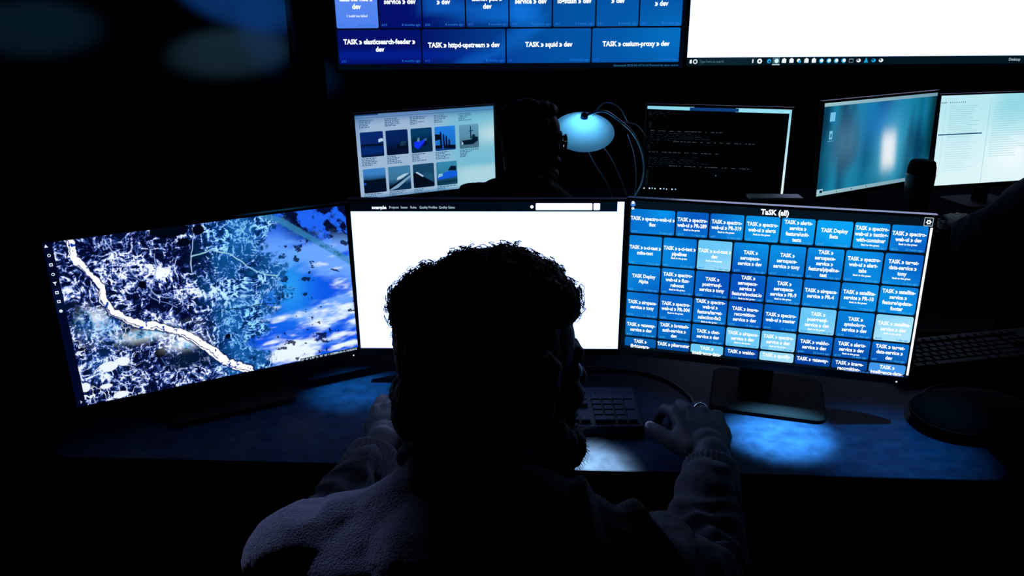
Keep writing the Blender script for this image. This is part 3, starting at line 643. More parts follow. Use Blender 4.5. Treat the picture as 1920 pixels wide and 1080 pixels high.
for k, t_ in enumerate(['TASK » elasticsearch-feeder »\ndev', 'TASK » httpd-upstream » dev', 'TASK » squid » dev', 'TASK » cesium-proxy » dev']):
    px.rrect(TX[k]+.002, RB[0], TX[k+1]-.002, RB[1], .004, tvbg); text(scr, W, H, (TX[k]+TX[k+1])/2, .118 if k else .118, t_, .030, (1, 1.08, 1.15), 'CENTER', .0012, 1.1, sx=.88)
    text(scr, W, H, TX[k]+.008, RB[0]+.014, ['#32', '#15', '#4', '#28'][k], .015, L((30, 90, 220)), 'LEFT'); text(scr, W, H, TX[k+1]-.006, RB[0]+.014, ['8 months ago', '8 months ago', '10 months ago', '10 months ago'][k], .015, L((30, 120, 230)), 'RIGHT')
for r in range(4):
    v0 = .204+.187*r; v1 = v0+.180
    for k in range(8):
        u0, u1 = .003+.9885*k/8+.002, .003+.9885*(k+1)/8-.002
        f = tvbg
        if k == 0 and r == 0: f = lambda U, V: np.array(L((78, 130, 240)))*(1-(V-.2)/.5)+np.array(L((110, 150, 240)))*(V-.2)/.5
        px.rrect(u0, v0, u1, v1, .004, f)
        nm = (['data-service »\ndev', 'gateway-\nservice » dev', 'chat-service\n» dev', 'launch-pad »\ndev', 'image-\nservice » dev', 'TASK »\nlogstash » dev', 'alerts-service\n» dev', 'symbology\n» dev'] if r == 0 else ['TASK »\nservice » dev']*8)[k]
        if r == 0: cy = [.325, .348, .345, .322, .345, .345, .345, .330][k]
        else: cy = (v0+v1)/2
        text(scr, W, H, (u0+u1)/2, cy, nm, .030, (1, 1.08, 1.15), 'CENTER', .0012, 1.1, sx=.88)
        if k == 0 and r == 0: text(scr, W, H, (u0+u1)/2, .262, '1 build has failed', .014, (.8, .9, 1), 'CENTER', .0004)
        text(scr, W, H, u0+.005, v0+.014, '#%d' % (12+k*7), .015, L((40, 110, 220)), 'LEFT'); text(scr, W, H, u1-.004, v0+.014, '8 months ago', .015, L((40, 120, 220)), 'RIGHT')
px.build('task_tiles', scr)
text(scr, W, H, .988, .012, 'Generated: 2018-04-16T16:34 Powered by open source', .013, L((40, 120, 170)), 'RIGHT')

# ---- wall television right
e, T, W, H = monitor(PT2, 'wall television with a blank white page and dark taskbar, top right', tv=True, bez=.009, bot=.014, name='television')
scr = setscr(grid_panel('screen', W, H, 1, 1, lambda U, V: np.tile([1.02, 1.2, 2.0], (len(U), 1)), e, 'scr'), T)
px = Pix(W, H); px.rect(0, 0, 1, .040, L((3, 22, 32))); px.rect(.03, .002, .20, .038, L((10, 36, 46)), .0010); wv = (.9, .97, 1)
px.poly([(.008, .012), (.014, .010), (.014, .030), (.008, .028)], wv, .0012); px.disc(.024, .020, .0065, wv, .0012); px.disc(.024, .020, .0038, L((10, 36, 46)), .0016)
px.rect(.186, .012, .189, .030, wv, .0016); px.disc(.207, .02, .007, wv, .0012); px.disc(.207, .02, .0028, L((3, 22, 32)), .0016); px.rect(.244, .0, .264, .038, L((60, 100, 115)), .0010); px.rect(.243, -.0, .265, .004, (.6, .8, .9), .0013)
blu = L((30, 170, 225))
for i in range(16):
    u = .234+.0212*i; k = 'edfbsxwccccttuag'[i]
    if k == 'e': px.disc(u, .02, .006, blu, .0014); px.disc(u+.001, .018, .0028, L((3, 22, 32)), .0018)
    elif k == 'd': px.disc(u, .021, .006, (.7, .95, 1), .0014)
    elif k in 'fbwx': px.rect(u-.006, .011, u+.006, .029, wv, .0014); px.poly([(u-.005, .029), (u, .035), (u+.005, .029)], wv, .0014)
    elif k == 'c': px.disc(u, .02, .0065, blu, .0014); px.disc(u+.001, .021, .0045, wv, .0018)
    elif k == 't' and i == 11: px.rect(u-.006, .011, u+.006, .029, L((120, 160, 170)), .0014); px.rect(u-.005, .013, u+.005, .025, (0, .003, .006), .0018)
    elif k == 'u': px.poly([(u-.006, .010), (u+.006, .010), (u+.001, .032), (u-.001, .032)], blu, .0014)
    elif k == 's': px.disc(u-.001, .022, .005, wv, .0014); px.disc(u+.002, .017, .004, blu, .0018)
    else: px.disc(u, .02, .0062, wv if k == 't' or k == 'g' else blu, .0014, ry=.009); px.disc(u-.002, .023, .0025, L((3, 22, 32)), .0018)
px.poly([(.965, .012), (.972, .030), (.970, .012)], wv, .0014)
px.build('taskbar', scr)
text(scr, W, H, .036, .020, 'Type here to search', .017, L((90, 130, 145)), 'LEFT', .0002, sx=.8)
text(scr, W, H, .915, .020, 'Desktop', .017, L((170, 195, 205)), 'LEFT', .0002, sx=.9)
flush_text()

# ================================================================== OFFICE CHAIRS
def copy_tree(o, parent=None):
    c = o.copy(); COL.objects.link(c)
    if parent: c.parent = parent
    for ch in [k for k in o.children]: copy_tree(ch, c)
    return c
def make_chair(label):
    e = empty('office_chair', (0, 0, 0), label=label, cat='chair', group='office chairs at the desks')
    bm = bmesh.new(); rbox(bm, 0, 0, .36, .43, .46, .44, .09, 6, .02); bmo('seat', bm, M['chairf'], e, False)
    bm = bmesh.new(); rbox(bm, 0, 0, -.02, .02, .40, .34, .08, 6, .012)
    for v in bm.verts: v.co = Vector((v.co.x, -.22-v.co.z-.25*v.co.x**2, .68+v.co.y))
    bmo('backrest', bm, M['chairf'], e)
    bm = bmesh.new(); tube(bm, spline([(0, -.1, .355), (0, -.24, .36), (0, -.275, .45), (0, -.258, .64)]), .016, 10); bmo('back_support', bm, M['steel'], e, True)
    for s in (-1, 1):
        bm = bmesh.new(); tube(bm, spline([(s*.2, .02, .355), (s*.27, .02, .37), (s*.275, .01, .50), (s*.275, .01, .575)]), .012, 10); o = bmo('armrest', bm, M['steel'], e, True)
        bm = bmesh.new(); box(bm, (s*.275-.03, -.12, .575), (s*.275+.03, .12, .60), .010, 3); bmo('arm_pad', bm, M['rubber'], o)
    bm = bmesh.new(); lathe(bm, [(.026, .10), (.026, .25), (.014, .25), (.014, .36)], 16); bmo('gas_lift', bm, M['steel'], e, True)
    for k in range(5):
        a = 2*math.pi*k/5+.3; bm = bmesh.new(); q = Matrix.Rotation(a, 4, 'Z'); box(bm, (.0, -.02, .07), (.28, .02, .105), .006, mtx=q); l = bmo('leg', bm, M['bezel'], e)
        bm = bmesh.new(); lathe(bm, [(.022, -.02), (.028, -.016), (.028, .016), (.022, .02)], 16, q @ Matrix.Translation((.27, 0, .0285)) @ Matrix.Rotation(R_(90), 4, 'X')); lathe(bm, [(.006, .03), (.006, .075)], 8, q @ Matrix.Translation((.27, 0, 0))); bmo('caster', bm, M['rubber'], l)
    return e
ch0 = make_chair('black office chair under the seated man in the foreground'); ch0.location = (-.05, .44, 0)
ch1 = copy_tree(ch0); ch1.location = (.04, 1.93, 0); ch1['label'] = 'black office chair under the person with glasses at the far desk'
ch2 = copy_tree(ch0); ch2.location = (1.62, 1.78, 0); ch2['label'] = 'black office chair at the right edge under the person reaching to a keyboard'

# ================================================================== PEOPLE
V = Vector
def hand(bm, W, F, U, side, curl, spread=(0, 0, 0, 0), thumb=(.72, .62, -.25), k=1.0):
    """palm, four fingers and a thumb; side=+1 right hand. Returns nail placements."""
    W = V(W); F = V(F).normalized(); U = V(U); U = (U-F*U.dot(F)).normalized(); R = F.cross(U); T = -R*side
    P = lambda f, t, u: W+(F*f+T*t+U*u)*k
    offs = [.0300, .0100, -.0105, -.0290]; kn = [.086, .090, .085, .077]
    LN = [(.040, .025, .019), (.044, .029, .020), (.041, .027, .020), (.032, .019, .017)]; RD = [.0094, .0096, .0090, .0080]
    cap(bm, P(-.03, 0, 0), .024*k, P(.02, 0, .0), .026*k, flat=(U, .72))
    ell(bm, (0, 0, 0), (.040*k, .047*k, .0150*k), Matrix.Translation(P(.046, 0, -.001)) @ Matrix((( R.x, F.x, U.x, 0), (R.y, F.y, U.y, 0), (R.z, F.z, U.z, 0), (0, 0, 0, 1))))
    nails = []
    for i in range(4):
        K = P(kn[i], offs[i], .002); cap(bm, P(.01, offs[i]*.6, -.001), .0125*k, K, (RD[i]+.0014)*k)
        p = K; a = 0; d0 = (F+T*spread[i]).normalized()
        for j in range(3):
            a += R_(curl[i][j]); d = d0*math.cos(a)-U*math.sin(a); q = p+d*LN[i][j]*k
            cap(bm, p, RD[i]*k*(1-.07*j)*1.03, q, RD[i]*k*(1-.07*(j+1)), 14); p = q
        n = (d0*math.sin(a)+U*math.cos(a)); nails.append((p-d*.003*k+n*RD[i]*k*.72, d, n, .0058*k))
    t0 = P(.012, .020, -.006); d = (T*thumb[0]+F*thumb[1]+U*thumb[2]).normalized(); t1 = t0+d*.036*k
    cap(bm, t0, .0165*k, t1, .0125*k); cap(bm, P(.045, .022, -.004), .012*k, t1, .010*k)
    d2 = (d+F*.25+U*.05).normalized(); t2 = t1+d2*.026*k; cap(bm, t1, .0122*k, t2, .0105*k)
    d3 = (d2+F*.15-U*.1+T*.1).normalized(); t3 = t2+d3*.018*k; cap(bm, t2, .0108*k, t3, .0088*k)
    n = (U*.8+T*.3-F*.2).normalized(); n = (n-d3*n.dot(d3)).normalized(); nails.append((t3-d3*.003*k+n*.0070*k, d3, n, .0070*k))
    return nails
def head_parts(bm, H, s=1.0):
    S = lambda c, r, m=None: ell(bm, V(c)*s, V(r)*s, H if m is None else H @ m)
    Cc = lambda a, ra, b, rb: cap(bm, H @ (V(a)*s), ra*s, H @ (V(b)*s), rb*s)
    S((0, -.012, .045), (.076, .096, .082)); S((0, .042, .045), (.063, .047, .055)); S((0, .042, -.02), (.057, .046, .068))
    for q in (-1, 1):
        Cc((q*.052, .0, -.038), .020, (q*.017, .075, -.094), .017); S((q*.042, .066, -.012), (.022, .020, .020))
        S((q*.010, .099, -.025), (.0085, .009, .0075)); S((q*.031, .076, .008), (.0150, .0135, .0125))
        S((q*.079, -.004, .0), (.009, .019, .031), Matrix.Rotation(R_(q*14), 4, 'Z')); S((q*.076, .004, -.024), (.007, .010, .012)); S((q*.084, -.010, .006), (.004, .014, .023), Matrix.Rotation(R_(q*14), 4, 'Z'))
    S((0, .078, -.094), (.023, .019, .018)); S((0, .03, -.06), (.045, .050, .036))
    Cc((0, .086, .016), .009, (0, .107, -.018), .0115); Cc((-.034, .081, .030), .011, (.034, .081, .030), .011)
    S((0, .090, -.049), (.025, .011, .0058)); S((0, .089, -.0605), (.021, .011, .0068)); S((0, .082, -.055), (.032, .016, .022))
def hair_shell(H, blobs, s=1.0, voxel=.0035, amp=.004, freq=55):
    bm = bmesh.new()
    for c, r in blobs: ell(bm, V(c)*s, V(r)*s, H)
    me = union(bm, voxel, 3)
    displace(me, lambda p: amp*(noise.noise(p*freq)+.6*noise.noise(p*freq*2.3)))
    return me
def strands(me, H, sel, n, length, rad, curl, down=.0, seg=7):
    """short individual hairs / curls rooted on a hair shell"""
    bm = bmesh.new(); Hi = H.inverted(); ps = list(me.polygons); cnt = 0; tries = 0
    while cnt < n and tries < n*30:
        tries += 1; p = random.choice(ps); c = p.center.copy(); l = Hi @ c
        if not sel(l): continue
        cnt += 1; nn = p.normal.copy(); t = nn.orthogonal().normalized(); t.rotate(Matrix.Rotation(random.uniform(0, 6.28), 3, nn)); b = nn.cross(t)
        L_ = length*random.uniform(.5, 1.2); ph = random.uniform(0, 6.28); pts = []
        for k in range(seg):
            f = k/(seg-1)
            if curl: a = ph+f*curl*random.uniform(.95, 1.05); o = nn*(L_*(.15+.75*math.sin(f*2.6)*.6+.1*f))+t*(L_*.45*f+math.cos(a)*.0036)+b*(math.sin(a)*.0036)
            else: o = nn*L_*f+(t*.25+V((0, 0, -down)))*L_*f*f
            pts.append(c-nn*.002+o)
        tube(bm, pts, [rad*(1-.6*k/(seg-1)) for k in range(seg)], 3)
    return bm
def person(label, head, yaw, pitch, nb, sh, el, wr, hands, pelvis, kn, an, knit, hair, beard=False, glasses=False, voxel=.003, hroll=0, s=1.0, detail=True, cuffs=True):
    e = empty('person', (pelvis[0], pelvis[1], 0), label=label, cat='person'); off = V((pelvis[0], pelvis[1], 0))
    H = Matrix.Translation(V(head)) @ Matrix.Rotation(R_(-yaw), 4, 'Z') @ Matrix.Rotation(R_(-pitch), 4, 'X') @ Matrix.Rotation(R_(hroll), 4, 'Y')
    def fin(me, name, m, sm=True, parent=e):
        me.transform(Matrix.Translation(-off)); return link(name, me, m, parent, sm)
    def finb(bm, name, m, sm=True, parent=e):
        me = bpy.data.meshes.new(name); bmesh.ops.recalc_face_normals(bm, faces=bm.faces); bm.to_mesh(me); bm.free(); return fin(me, name, m, sm, parent)
    nb = V(nb); pel = V(pelvis); shs = [V(x) for x in sh]; els = [V(x) for x in el]; wrs = [V(x) for x in wr]
    up = (nb-pel).normalized(); rt = (shs[1]-shs[0]).normalized(); fw = up.cross(rt).normalized(); rt = fw.cross(up)
    TM = lambda c: Matrix.Translation(c) @ Matrix(((rt.x, fw.x, up.x, 0), (rt.y, fw.y, up.y, 0), (rt.z, fw.z, up.z, 0), (0, 0, 0, 1)))
    def torso(bm, g=0):
        mid = (shs[0]+shs[1])/2
        cap(bm, shs[0], .055+g, shs[1], .055+g)
        ell(bm, (0, 0, 0), (.165+g, .105+g, .16+g), TM(mid-up*.11+fw*.0)); ell(bm, (0, 0, 0), (.145+g, .100+g, .17+g), TM(pel+(mid-pel)*.42)); ell(bm, (0, 0, 0), (.165+g, .115+g, .11+g), TM(pel+up*.02))
        for q in (-1, 1): cap(bm, nb+rt*q*.03-up*.005, .045+g*.6, nb+(shs[(q+1)//2]-nb)*.72, .048+g)
        ell(bm, (0, 0, 0), (.10+g, .07+g, .07+g), TM(nb-up*.055-fw*.005))
    # ---- body: one continuous skin
    bm = bmesh.new(); head_parts(bm, H, s); torso(bm)
    cap(bm, H @ (V((0, -.030, -.045))*s), .056*s, nb-up*.02, .062*s); cap(bm, H @ (V((0, .005, -.06))*s), .042*s, nb+fw*.012, .05)
    nails = []
    for i in range(2):
        cap(bm, shs[i], .050, els[i], .040); cap(bm, els[i], .042, wrs[i], .026)
        hd = hands[i]; nails += hand(bm, wrs[i], hd['F'], hd['U'], 1 if i else -1, hd['curl'], hd.get('spread', (0, 0, 0, 0)), hd.get('thumb', (.72, .62, -.25)), hd.get('k', 1))
    for i, q in enumerate((-1, 1)):
        hip = pel+rt*q*.085-up*.02; k_ = V(kn[i]); a_ = V(an[i])
        cap(bm, hip, .085, k_, .055); cap(bm, k_, .054, a_, .036); cap(bm, a_-V((0, 0, .03)), .034, a_+V((0, .13, -.045)), .028)
    fin(union(bm, voxel, 4, .5), 'body', M['skin'])
    if detail:
        for c, d, n, r in nails:
            bm = bmesh.new(); r_ = d.cross(n); ell(bm, (0, 0, 0), (r, r*1.25, .0014), Matrix.Translation(c) @ Matrix(((r_.x, d.x, n.x, 0), (r_.y, d.y, n.y, 0), (r_.z, d.z, n.z, 0), (0, 0, 0, 1))), 10)
            finb(bm, 'fingernail', M['nail'])
    for q in (-1, 1):
        bm = bmesh.new(); ell(bm, V((q*.031, .0795, .008))*s, V((.0118,)*3)*s, H, 16); o = finb(bm, 'eye', M['eye'])
        bm = bmesh.new(); ell(bm, V((q*.031+.001, .0898, .006))*s, V((.005, .002, .005))*s, H, 12); finb(bm, 'iris', M['iris'], parent=o)
    # ---- sweater
    bm = bmesh.new(); torso(bm, .013)
    cap(bm, nb-up*.035, .085, nb+up*.008-fw*.004, .066)
    for i in range(2):
        cap(bm, shs[i], .066, els[i], .056); cap(bm, els[i], .058, wrs[i]+(els[i]-wrs[i]).normalized()*.072, .039)
        # rumpled cloth bunching at the shoulder
        for j in range(4):
            t = .10+.17*j; c = shs[i]+(els[i]-shs[i])*t+V((0, 0, .012)); x = (els[i]-shs[i]).cross(V((0, 1, 0))).normalized()
            cap(bm, c-fw*.03+rt*.02*(i*2-1), .020, c+fw*.05, .030-.003*j)
    me = union(bm, max(voxel, .0035), 5)
    E0, W0, E1, W1 = els[0], wrs[0], els[1], wrs[1]
    def wr_(p):
        d = .002+.008*noise.noise(p*12)+.004*noise.noise(V((p.x*16, p.y*30, p.z*16)))+.012*max(0, 1-3.2*abs(noise.noise(V((p.x*13+3, p.y*7, p.z*7)))))*(1 if p.z > .75 else .3)-.003
        for E, Wr in ((E0, W0), (E1, W1)):
            ax = Wr-E; t = (p-E).dot(ax)/ax.length_squared
            if -.1 < t < 1 and (p-E-ax*t).length < .075: d += .0035*math.sin(t*44+6*noise.noise(p*14))*(1-max(0, t))
        return d+.0006*noise.noise(p*260)
    displace(me, wr_); sw = fin(me, 'sweater', knit)
    # neckline opening rim
    bm = bmesh.new(); Cn = nb+up*.045; pts = [Cn+rt*.066*math.cos(a)*1.02+fw*.066*math.sin(a)+up*(-.012*math.sin(a)) for a in [2*math.pi*k/40 for k in range(40)]]; tube(bm, pts, .0075, 8, True); finb(bm, 'collar', knit, parent=sw)
    for i in range(2):
        ax = (wrs[i]-els[i]).normalized(); q = ax.to_track_quat('Z', 'Y').to_matrix(); c = wrs[i]-ax*.092; bm = bmesh.new(); N = 132; rings = []
        for z, r in ((0, .044), (.006, .0445), (.03, .043), (.058, .0405), (.064, .0395), (.0655, .037), (.060, .0355), (.04, .034)):
            rings.append([bm.verts.new(c+q @ V(((r+(.0012 if z < .0645 and r > .032 else 0)*math.sin(k*2*math.pi/N*33))*math.cos(2*math.pi*k/N), (r*.92+(.0012 if r > .032 else 0)*math.sin(k*2*math.pi/N*33))*math.sin(2*math.pi*k/N), z))) for k in range(N)])
        for a, b in zip(rings, rings[1:]):
            for k in range(N): j = (k+1) % N; bm.faces.new((a[k], a[j], b[j], b[k]))
        finb(bm, 'cuff', knit, parent=sw)
    # ---- trousers and shoes
    bm = bmesh.new(); ell(bm, (0, 0, 0), (.175, .13, .10), TM(pel-up*.01))
    for i, q in enumerate((-1, 1)):
        hip = pel+rt*q*.085-up*.02; k_ = V(kn[i]); a_ = V(an[i]); cap(bm, hip, .096, k_, .068); cap(bm, k_, .067, a_+V((0, 0, .01)), .050)
    me = union(bm, .007, 4); displace(me, lambda p: .004*noise.noise(p*20)); fin(me, 'trousers', M['denim'])
    for i in range(2):
        a_ = V(an[i]); bm = bmesh.new(); cap(bm, (a_.x, a_.y-.02, .045), .042, (a_.x, a_.y+.15, .038), .036, flat=((0, 0, 1), .95)); cap(bm, (a_.x, a_.y, .05), .046, (a_.x, a_.y, .09), .044)
        me = union(bm, .005, 3)
        for v in me.vertices: v.co.z = max(v.co.z, .003)
        fin(me, 'shoe', M['shoe'])
    # ---- hair
    me = hair_shell(H, hair['blobs'], s); hm = me.copy()
    hs = fin(me, 'hair', M['hair'])
    if hair.get('curls'):
        finb(strands(hm, H, lambda l: l.z > .075*s, hair['curls'], .011, .0007, 9), 'curls', M['hair'], False, hs)
        finb(strands(hm, H, lambda l: l.z < .09*s and l.y < .05*s, 1500, .006, .0004, 0, .4, 4), 'short_hair', M['hair'], False, hs)
    if beard:
        bs = [((q*.050, .010, -.045), (.017, .026, .034)) for q in (-1, 1)]+[((q*.034, .052, -.078), (.024, .034, .030)) for q in (-1, 1)]+[((q*.046, .034, -.060), (.020, .034, .036)) for q in (-1, 1)]+[((0, .080, -.098), (.040, .034, .032)), ((0, .060, -.105), (.045, .040, .026)), ((0, .093, -.040), (.026, .0075, .006))]
        bm2 = hair_shell(H, bs, s*1.0, .003, .002, 80); bh = bm2.copy(); bo = fin(bm2, 'beard', M['hair'])
        finb(strands(bh, H, lambda l: l.z < -.03*s, 1600, .0075, .00045, 0, .5, 4), 'whiskers', M['hair'], False, bo)
        bm = bmesh.new()
        for q in (-1, 1): cap(bm, H @ (V((q*.014, .093, .034))*s), .0038, H @ (V((q*.046, .081, .037))*s), .0032)
        finb(bm, 'eyebrows', M['hair'])
    if glasses:
        bm = bmesh.new()
        for q in (-1, 1):
            pts = [H @ (V((q*(.033+.026*math.copysign(abs(math.cos(a))**.7, math.cos(a))), .104-.008*abs(math.cos(a)), .010+.019*math.copysign(abs(math.sin(a))**.7, math.sin(a))))*s) for a in [2*math.pi*k/28 for k in range(28)]]
            tube(bm, pts, .0028, 8, True); tube(bm, [H @ (V(p)*s) for p in ((q*.060, .098, .018), (q*.074, .085, .018), (q*.083, .0, .016), (q*.081, -.02, -.004))], .0026, 8)
        tube(bm, [H @ (V(p)*s) for p in ((-.008, .106, .014), (0, .110, .017), (.008, .106, .014))], .0024, 8); g = finb(bm, 'glasses', M['frame'])
        bm = bmesh.new()
        for q in (-1, 1):
            me_ = H @ Matrix.Translation(V((q*.033, .102, .010))*s) @ Matrix.Rotation(R_(90), 4, 'X'); lathe(bm, [(.023, -.0006), (.023, .0006)], 24, me_)
        finb(bm, 'lenses', M['lens'], parent=g)
    return e, nails
CURL_TYPE = [(6, 22, 20), (8, 24, 20), (8, 24, 20), (6, 20, 18)]
MAIN_HAIR = dict(curls=800, blobs=[((0, -.014, .056), (.081, .094, .084)), ((0, -.054, -.012), (.070, .060, .062)), ((0, .030, .104), (.062, .052, .030)), ((.01, .056, .090), (.050, .034, .030)), ((-.02, -.054, .084), (.060, .048, .046)), ((0, .0, .124), (.056, .060, .022)),
   ((.078, -.006, .03), (.012, .045, .045)), ((-.078, -.006, .03), (.012, .045, .045))])
man, nails = person('bearded person seen from behind in dark knit sweater, hand on the mouse', (-.021, .80, 1.048), 63, 0, (-.050, .715, .950),
   [(-.205, .685, .885), (.115, .685, .885)], [(-.262, .865, .735), (.248, .835, .735)], [(-.207, 1.105, .790), (.303, 1.062, .792)],
   [dict(F=(.10, 1, .15), U=(.05, 0, 1), curl=CURL_TYPE, thumb=(.55, .8, -.15)), dict(F=(-.03, 1, .16), U=(0, 0, 1), curl=[(30, 24, 14), (26, 26, 18), (24, 28, 18), (34, 30, 16)], k=1.15, spread=(.16, .05, -.05, -.16), thumb=(.66, .80, -.14))],
   (-.05, .44, .565), [(-.17, .86, .56), (.10, .86, .56)], [(-.17, .86, .10), (.10, .84, .10)], M['sweater'], MAIN_HAIR, beard=True, s=1.03)
# finger ring
def ring_part(parent):
    W_ = V((.303, 1.062, .792)); F = V((-.03, 1, .16)).normalized(); U = V((0, 0, 1)); U = (U-F*U.dot(F)).normalized(); R = F.cross(U); T = -R
    K = W_+(F*.085+T*-.0105+U*.002)*1.15; a = R_(24); d = F*math.cos(a)-U*math.sin(a); c = K+d*.020; d = d.normalized(); q = d.to_track_quat('Z', 'Y').to_matrix().to_4x4()
    bm = bmesh.new(); lathe(bm, [(.0110, -.003), (.0124, -.0025), (.0124, .0025), (.0110, .003)], 28, Matrix.Translation(c-V(parent.location)) @ q, cap=False)
    bmo('ring', bm, M['metal'], parent, True)
ring_part(man)
SH = dict(curls=0, blobs=[((0, -.020, .054), (.081, .094, .083)), ((0, -.050, -.010), (.060, .042, .050)), ((0, .036, .104), (.056, .042, .026))])
person('person in profile wearing black-framed glasses, seated at the far desk before the lamp', (.052, 2.15, 1.080), 80, 3, (.045, 2.08, .955),
   [(-.085, 2.10, .918), (.185, 1.98, .885)], [(-.16, 2.26, .80), (.27, 2.18, .795)], [(.0, 2.42, .785), (.22, 2.44, .785)],
   [dict(F=(.3, 1, .15), U=(0, 0, 1), curl=CURL_TYPE), dict(F=(-.3, 1, .15), U=(0, 0, 1), curl=CURL_TYPE)],
   (.04, 1.93, .565), [(-.06, 2.32, .56), (.17, 2.32, .56)], [(-.06, 2.32, .10), (.17, 2.32, .10)], M['dark_knit'], SH, glasses=True, voxel=.004, s=.86, detail=False)
person('person in a dark sweater at the right edge, one arm on the far desk keyboard', (1.66, 1.92, 1.30), 0, 12, (1.64, 1.84, 1.18),
   [(1.440, 1.91, 1.085), (1.82, 1.84, 1.075)], [(1.275, 2.09, .835), (1.92, 2.10, .82)], [(1.36, 2.315, .785), (1.74, 2.37, .785)],
   [dict(F=(.25, 1, .15), U=(0, 0, 1), curl=CURL_TYPE), dict(F=(-.3, 1, .15), U=(0, 0, 1), curl=CURL_TYPE)],
   (1.62, 1.78, .565), [(1.50, 2.18, .56), (1.74, 2.18, .56)], [(1.50, 2.18, .10), (1.74, 2.18, .10)], M['sweater'], SH, voxel=.005, detail=False)

# ================================================================== KEYBOARDS
def make_keyboard(label):
    e = empty('keyboard', (0, 0, 0), label=label, cat='keyboard', group='black computer keyboards')
    Wk, Dk, u = .446, .150, .0190
    bm = bmesh.new(); rbox(bm, 0, 0, 0, .016, Wk, Dk, .008, 4, .003); bmo('case', bm, M['kbody'], e)
    x0, y0 = -.2135, -Dk/2+.012
    bm = bmesh.new()
    for a, b, c, d in ((0, 0, 15, 5), (0, 5.35, 15, 6.35), (15.25, 3, 18.25, 5), (16.25, 1, 17.25, 2), (15.25, 0, 18.25, 1), (15.25, 5.35, 18.25, 6.35), (18.5, 0, 22.5, 5)): box(bm, (x0+a*u-.001, y0+b*u-.001, .0155), (x0+c*u+.001, y0+d*u+.001, .0165))
    bmo('key_well', bm, M['well'], e)
    cache = {}
    def key(x, y, w=1, h=1):
        if (w, h) not in cache:
            bm = bmesh.new(); box(bm, (.0016, .0016, .0166), (w*u-.0016, h*u-.0016, .0225), .0016, 2); me = bpy.data.meshes.new('key'); bmesh.ops.recalc_face_normals(bm, faces=bm.faces); bm.to_mesh(me); bm.free(); me.materials.append(M['key']); cache[(w, h)] = me
        o = bpy.data.objects.new('key', cache[(w, h)]); COL.objects.link(o); o.parent = e; o.location = (x0+x*u, y0+y*u, 0)
    for r, ws in enumerate([[1.25, 1.25, 1.25, 6.25, 1.25, 1.25, 1.25, 1.25], [2.25]+[1]*10+[2.75], [1.75]+[1]*11+[2.25], [1.5]+[1]*12+[1.5], [1]*13+[2]]):
        x = 0
        for w_ in ws: key(x, r, w_); x += w_
    for x in (0, 2, 3, 4, 5, 6.5, 7.5, 8.5, 9.5, 11, 12, 13, 14): key(x, 5.35)
    for x in (15.25, 16.25, 17.25): key(x, 0); key(x, 3); key(x, 4); key(x, 5.35)
    key(16.25, 1)
    for r in range(1, 5):
        for k in range(3): key(18.5+k, r)
    key(18.5, 0, 2); key(20.5, 0); key(21.5, 0, 1, 2); key(21.5, 2, 1, 2); key(21.5, 4)
    for x in (-.17, .17):
        bm = bmesh.new(); box(bm, (x-.012, .05, -.002), (x+.012, .066, .0015)); bmo('foot', bm, M['rubber'], e)
    return e
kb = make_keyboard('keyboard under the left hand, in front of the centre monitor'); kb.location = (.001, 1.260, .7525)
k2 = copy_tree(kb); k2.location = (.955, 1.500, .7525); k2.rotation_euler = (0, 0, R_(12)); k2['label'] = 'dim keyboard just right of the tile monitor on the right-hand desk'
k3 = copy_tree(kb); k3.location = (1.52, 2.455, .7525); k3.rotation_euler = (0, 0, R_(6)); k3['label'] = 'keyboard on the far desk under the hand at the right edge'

# ================================================================== MOUSE, CABLES, SMALL THINGS
def make_mouse(loc, rz, label):
    e = empty('computer_mouse', loc, R_(rz), label=label, cat='mouse')
    bm = bmesh.new(); bmesh.ops.create_uvsphere(bm, u_segments=32, v_segments=20, radius=1)
    for v in bm.verts:
        x, y, z = v.co; z = max(z, -.25); wx = .0315*(1-.12*(1-y*y)*0); hgt = .034*(1-.18*y)
        v.co = (x*wx*(1+.06*y*y), y*.056, (z+.25)/1.25*hgt)
    bmo('shell', bm, M['bezel'], e, True)
    bm = bmesh.new(); lathe(bm, [(.004, -.0035), (.0072, -.003), (.0072, .003), (.004, .0035)], 20, Matrix.Translation((0, .030, .0245)) @ Matrix.Rotation(R_(90), 4, 'Y')); bmo('scroll_wheel', bm, M['rubber'], e, True)
    bm = bmesh.new(); box(bm, (-.0005, .012, .0235), (.0005, .052, .0290)); bmo('button_seam', bm, M['matte'], e)
    return e
make_mouse((.298, 1.188, .7502), 2, 'black mouse under the right hand')
def cable(name, pts, r, m, label):
    bm = bmesh.new(); tube(bm, spline(pts, 10), r, 8); o = bmo(name, bm, M[m], None, True); tag(o, label, 'cable'); return o
cable('mouse_cable', [(.300, 1.246, .762), (.318, 1.275, .7535), (.330, 1.310, .7525), (.316, 1.360, .7525), (.292, 1.398, .7525), (.252, 1.427, .7525), (.20, 1.438, .7525), (.15, 1.440, .7525), (.09, 1.462, .7525), (.05, 1.53, .7525)], .0022, 'cable', 'black mouse cable curving back from the right hand')
cable('white_cable', [(.05, 1.447, .7522), (.10, 1.450, .7522), (.145, 1.4535, .7522), (.175, 1.4535, .7522), (.205, 1.449, .7522)], .0017, 'wcable', 'short thin pale cable on the desk beside the man\'s cheek')
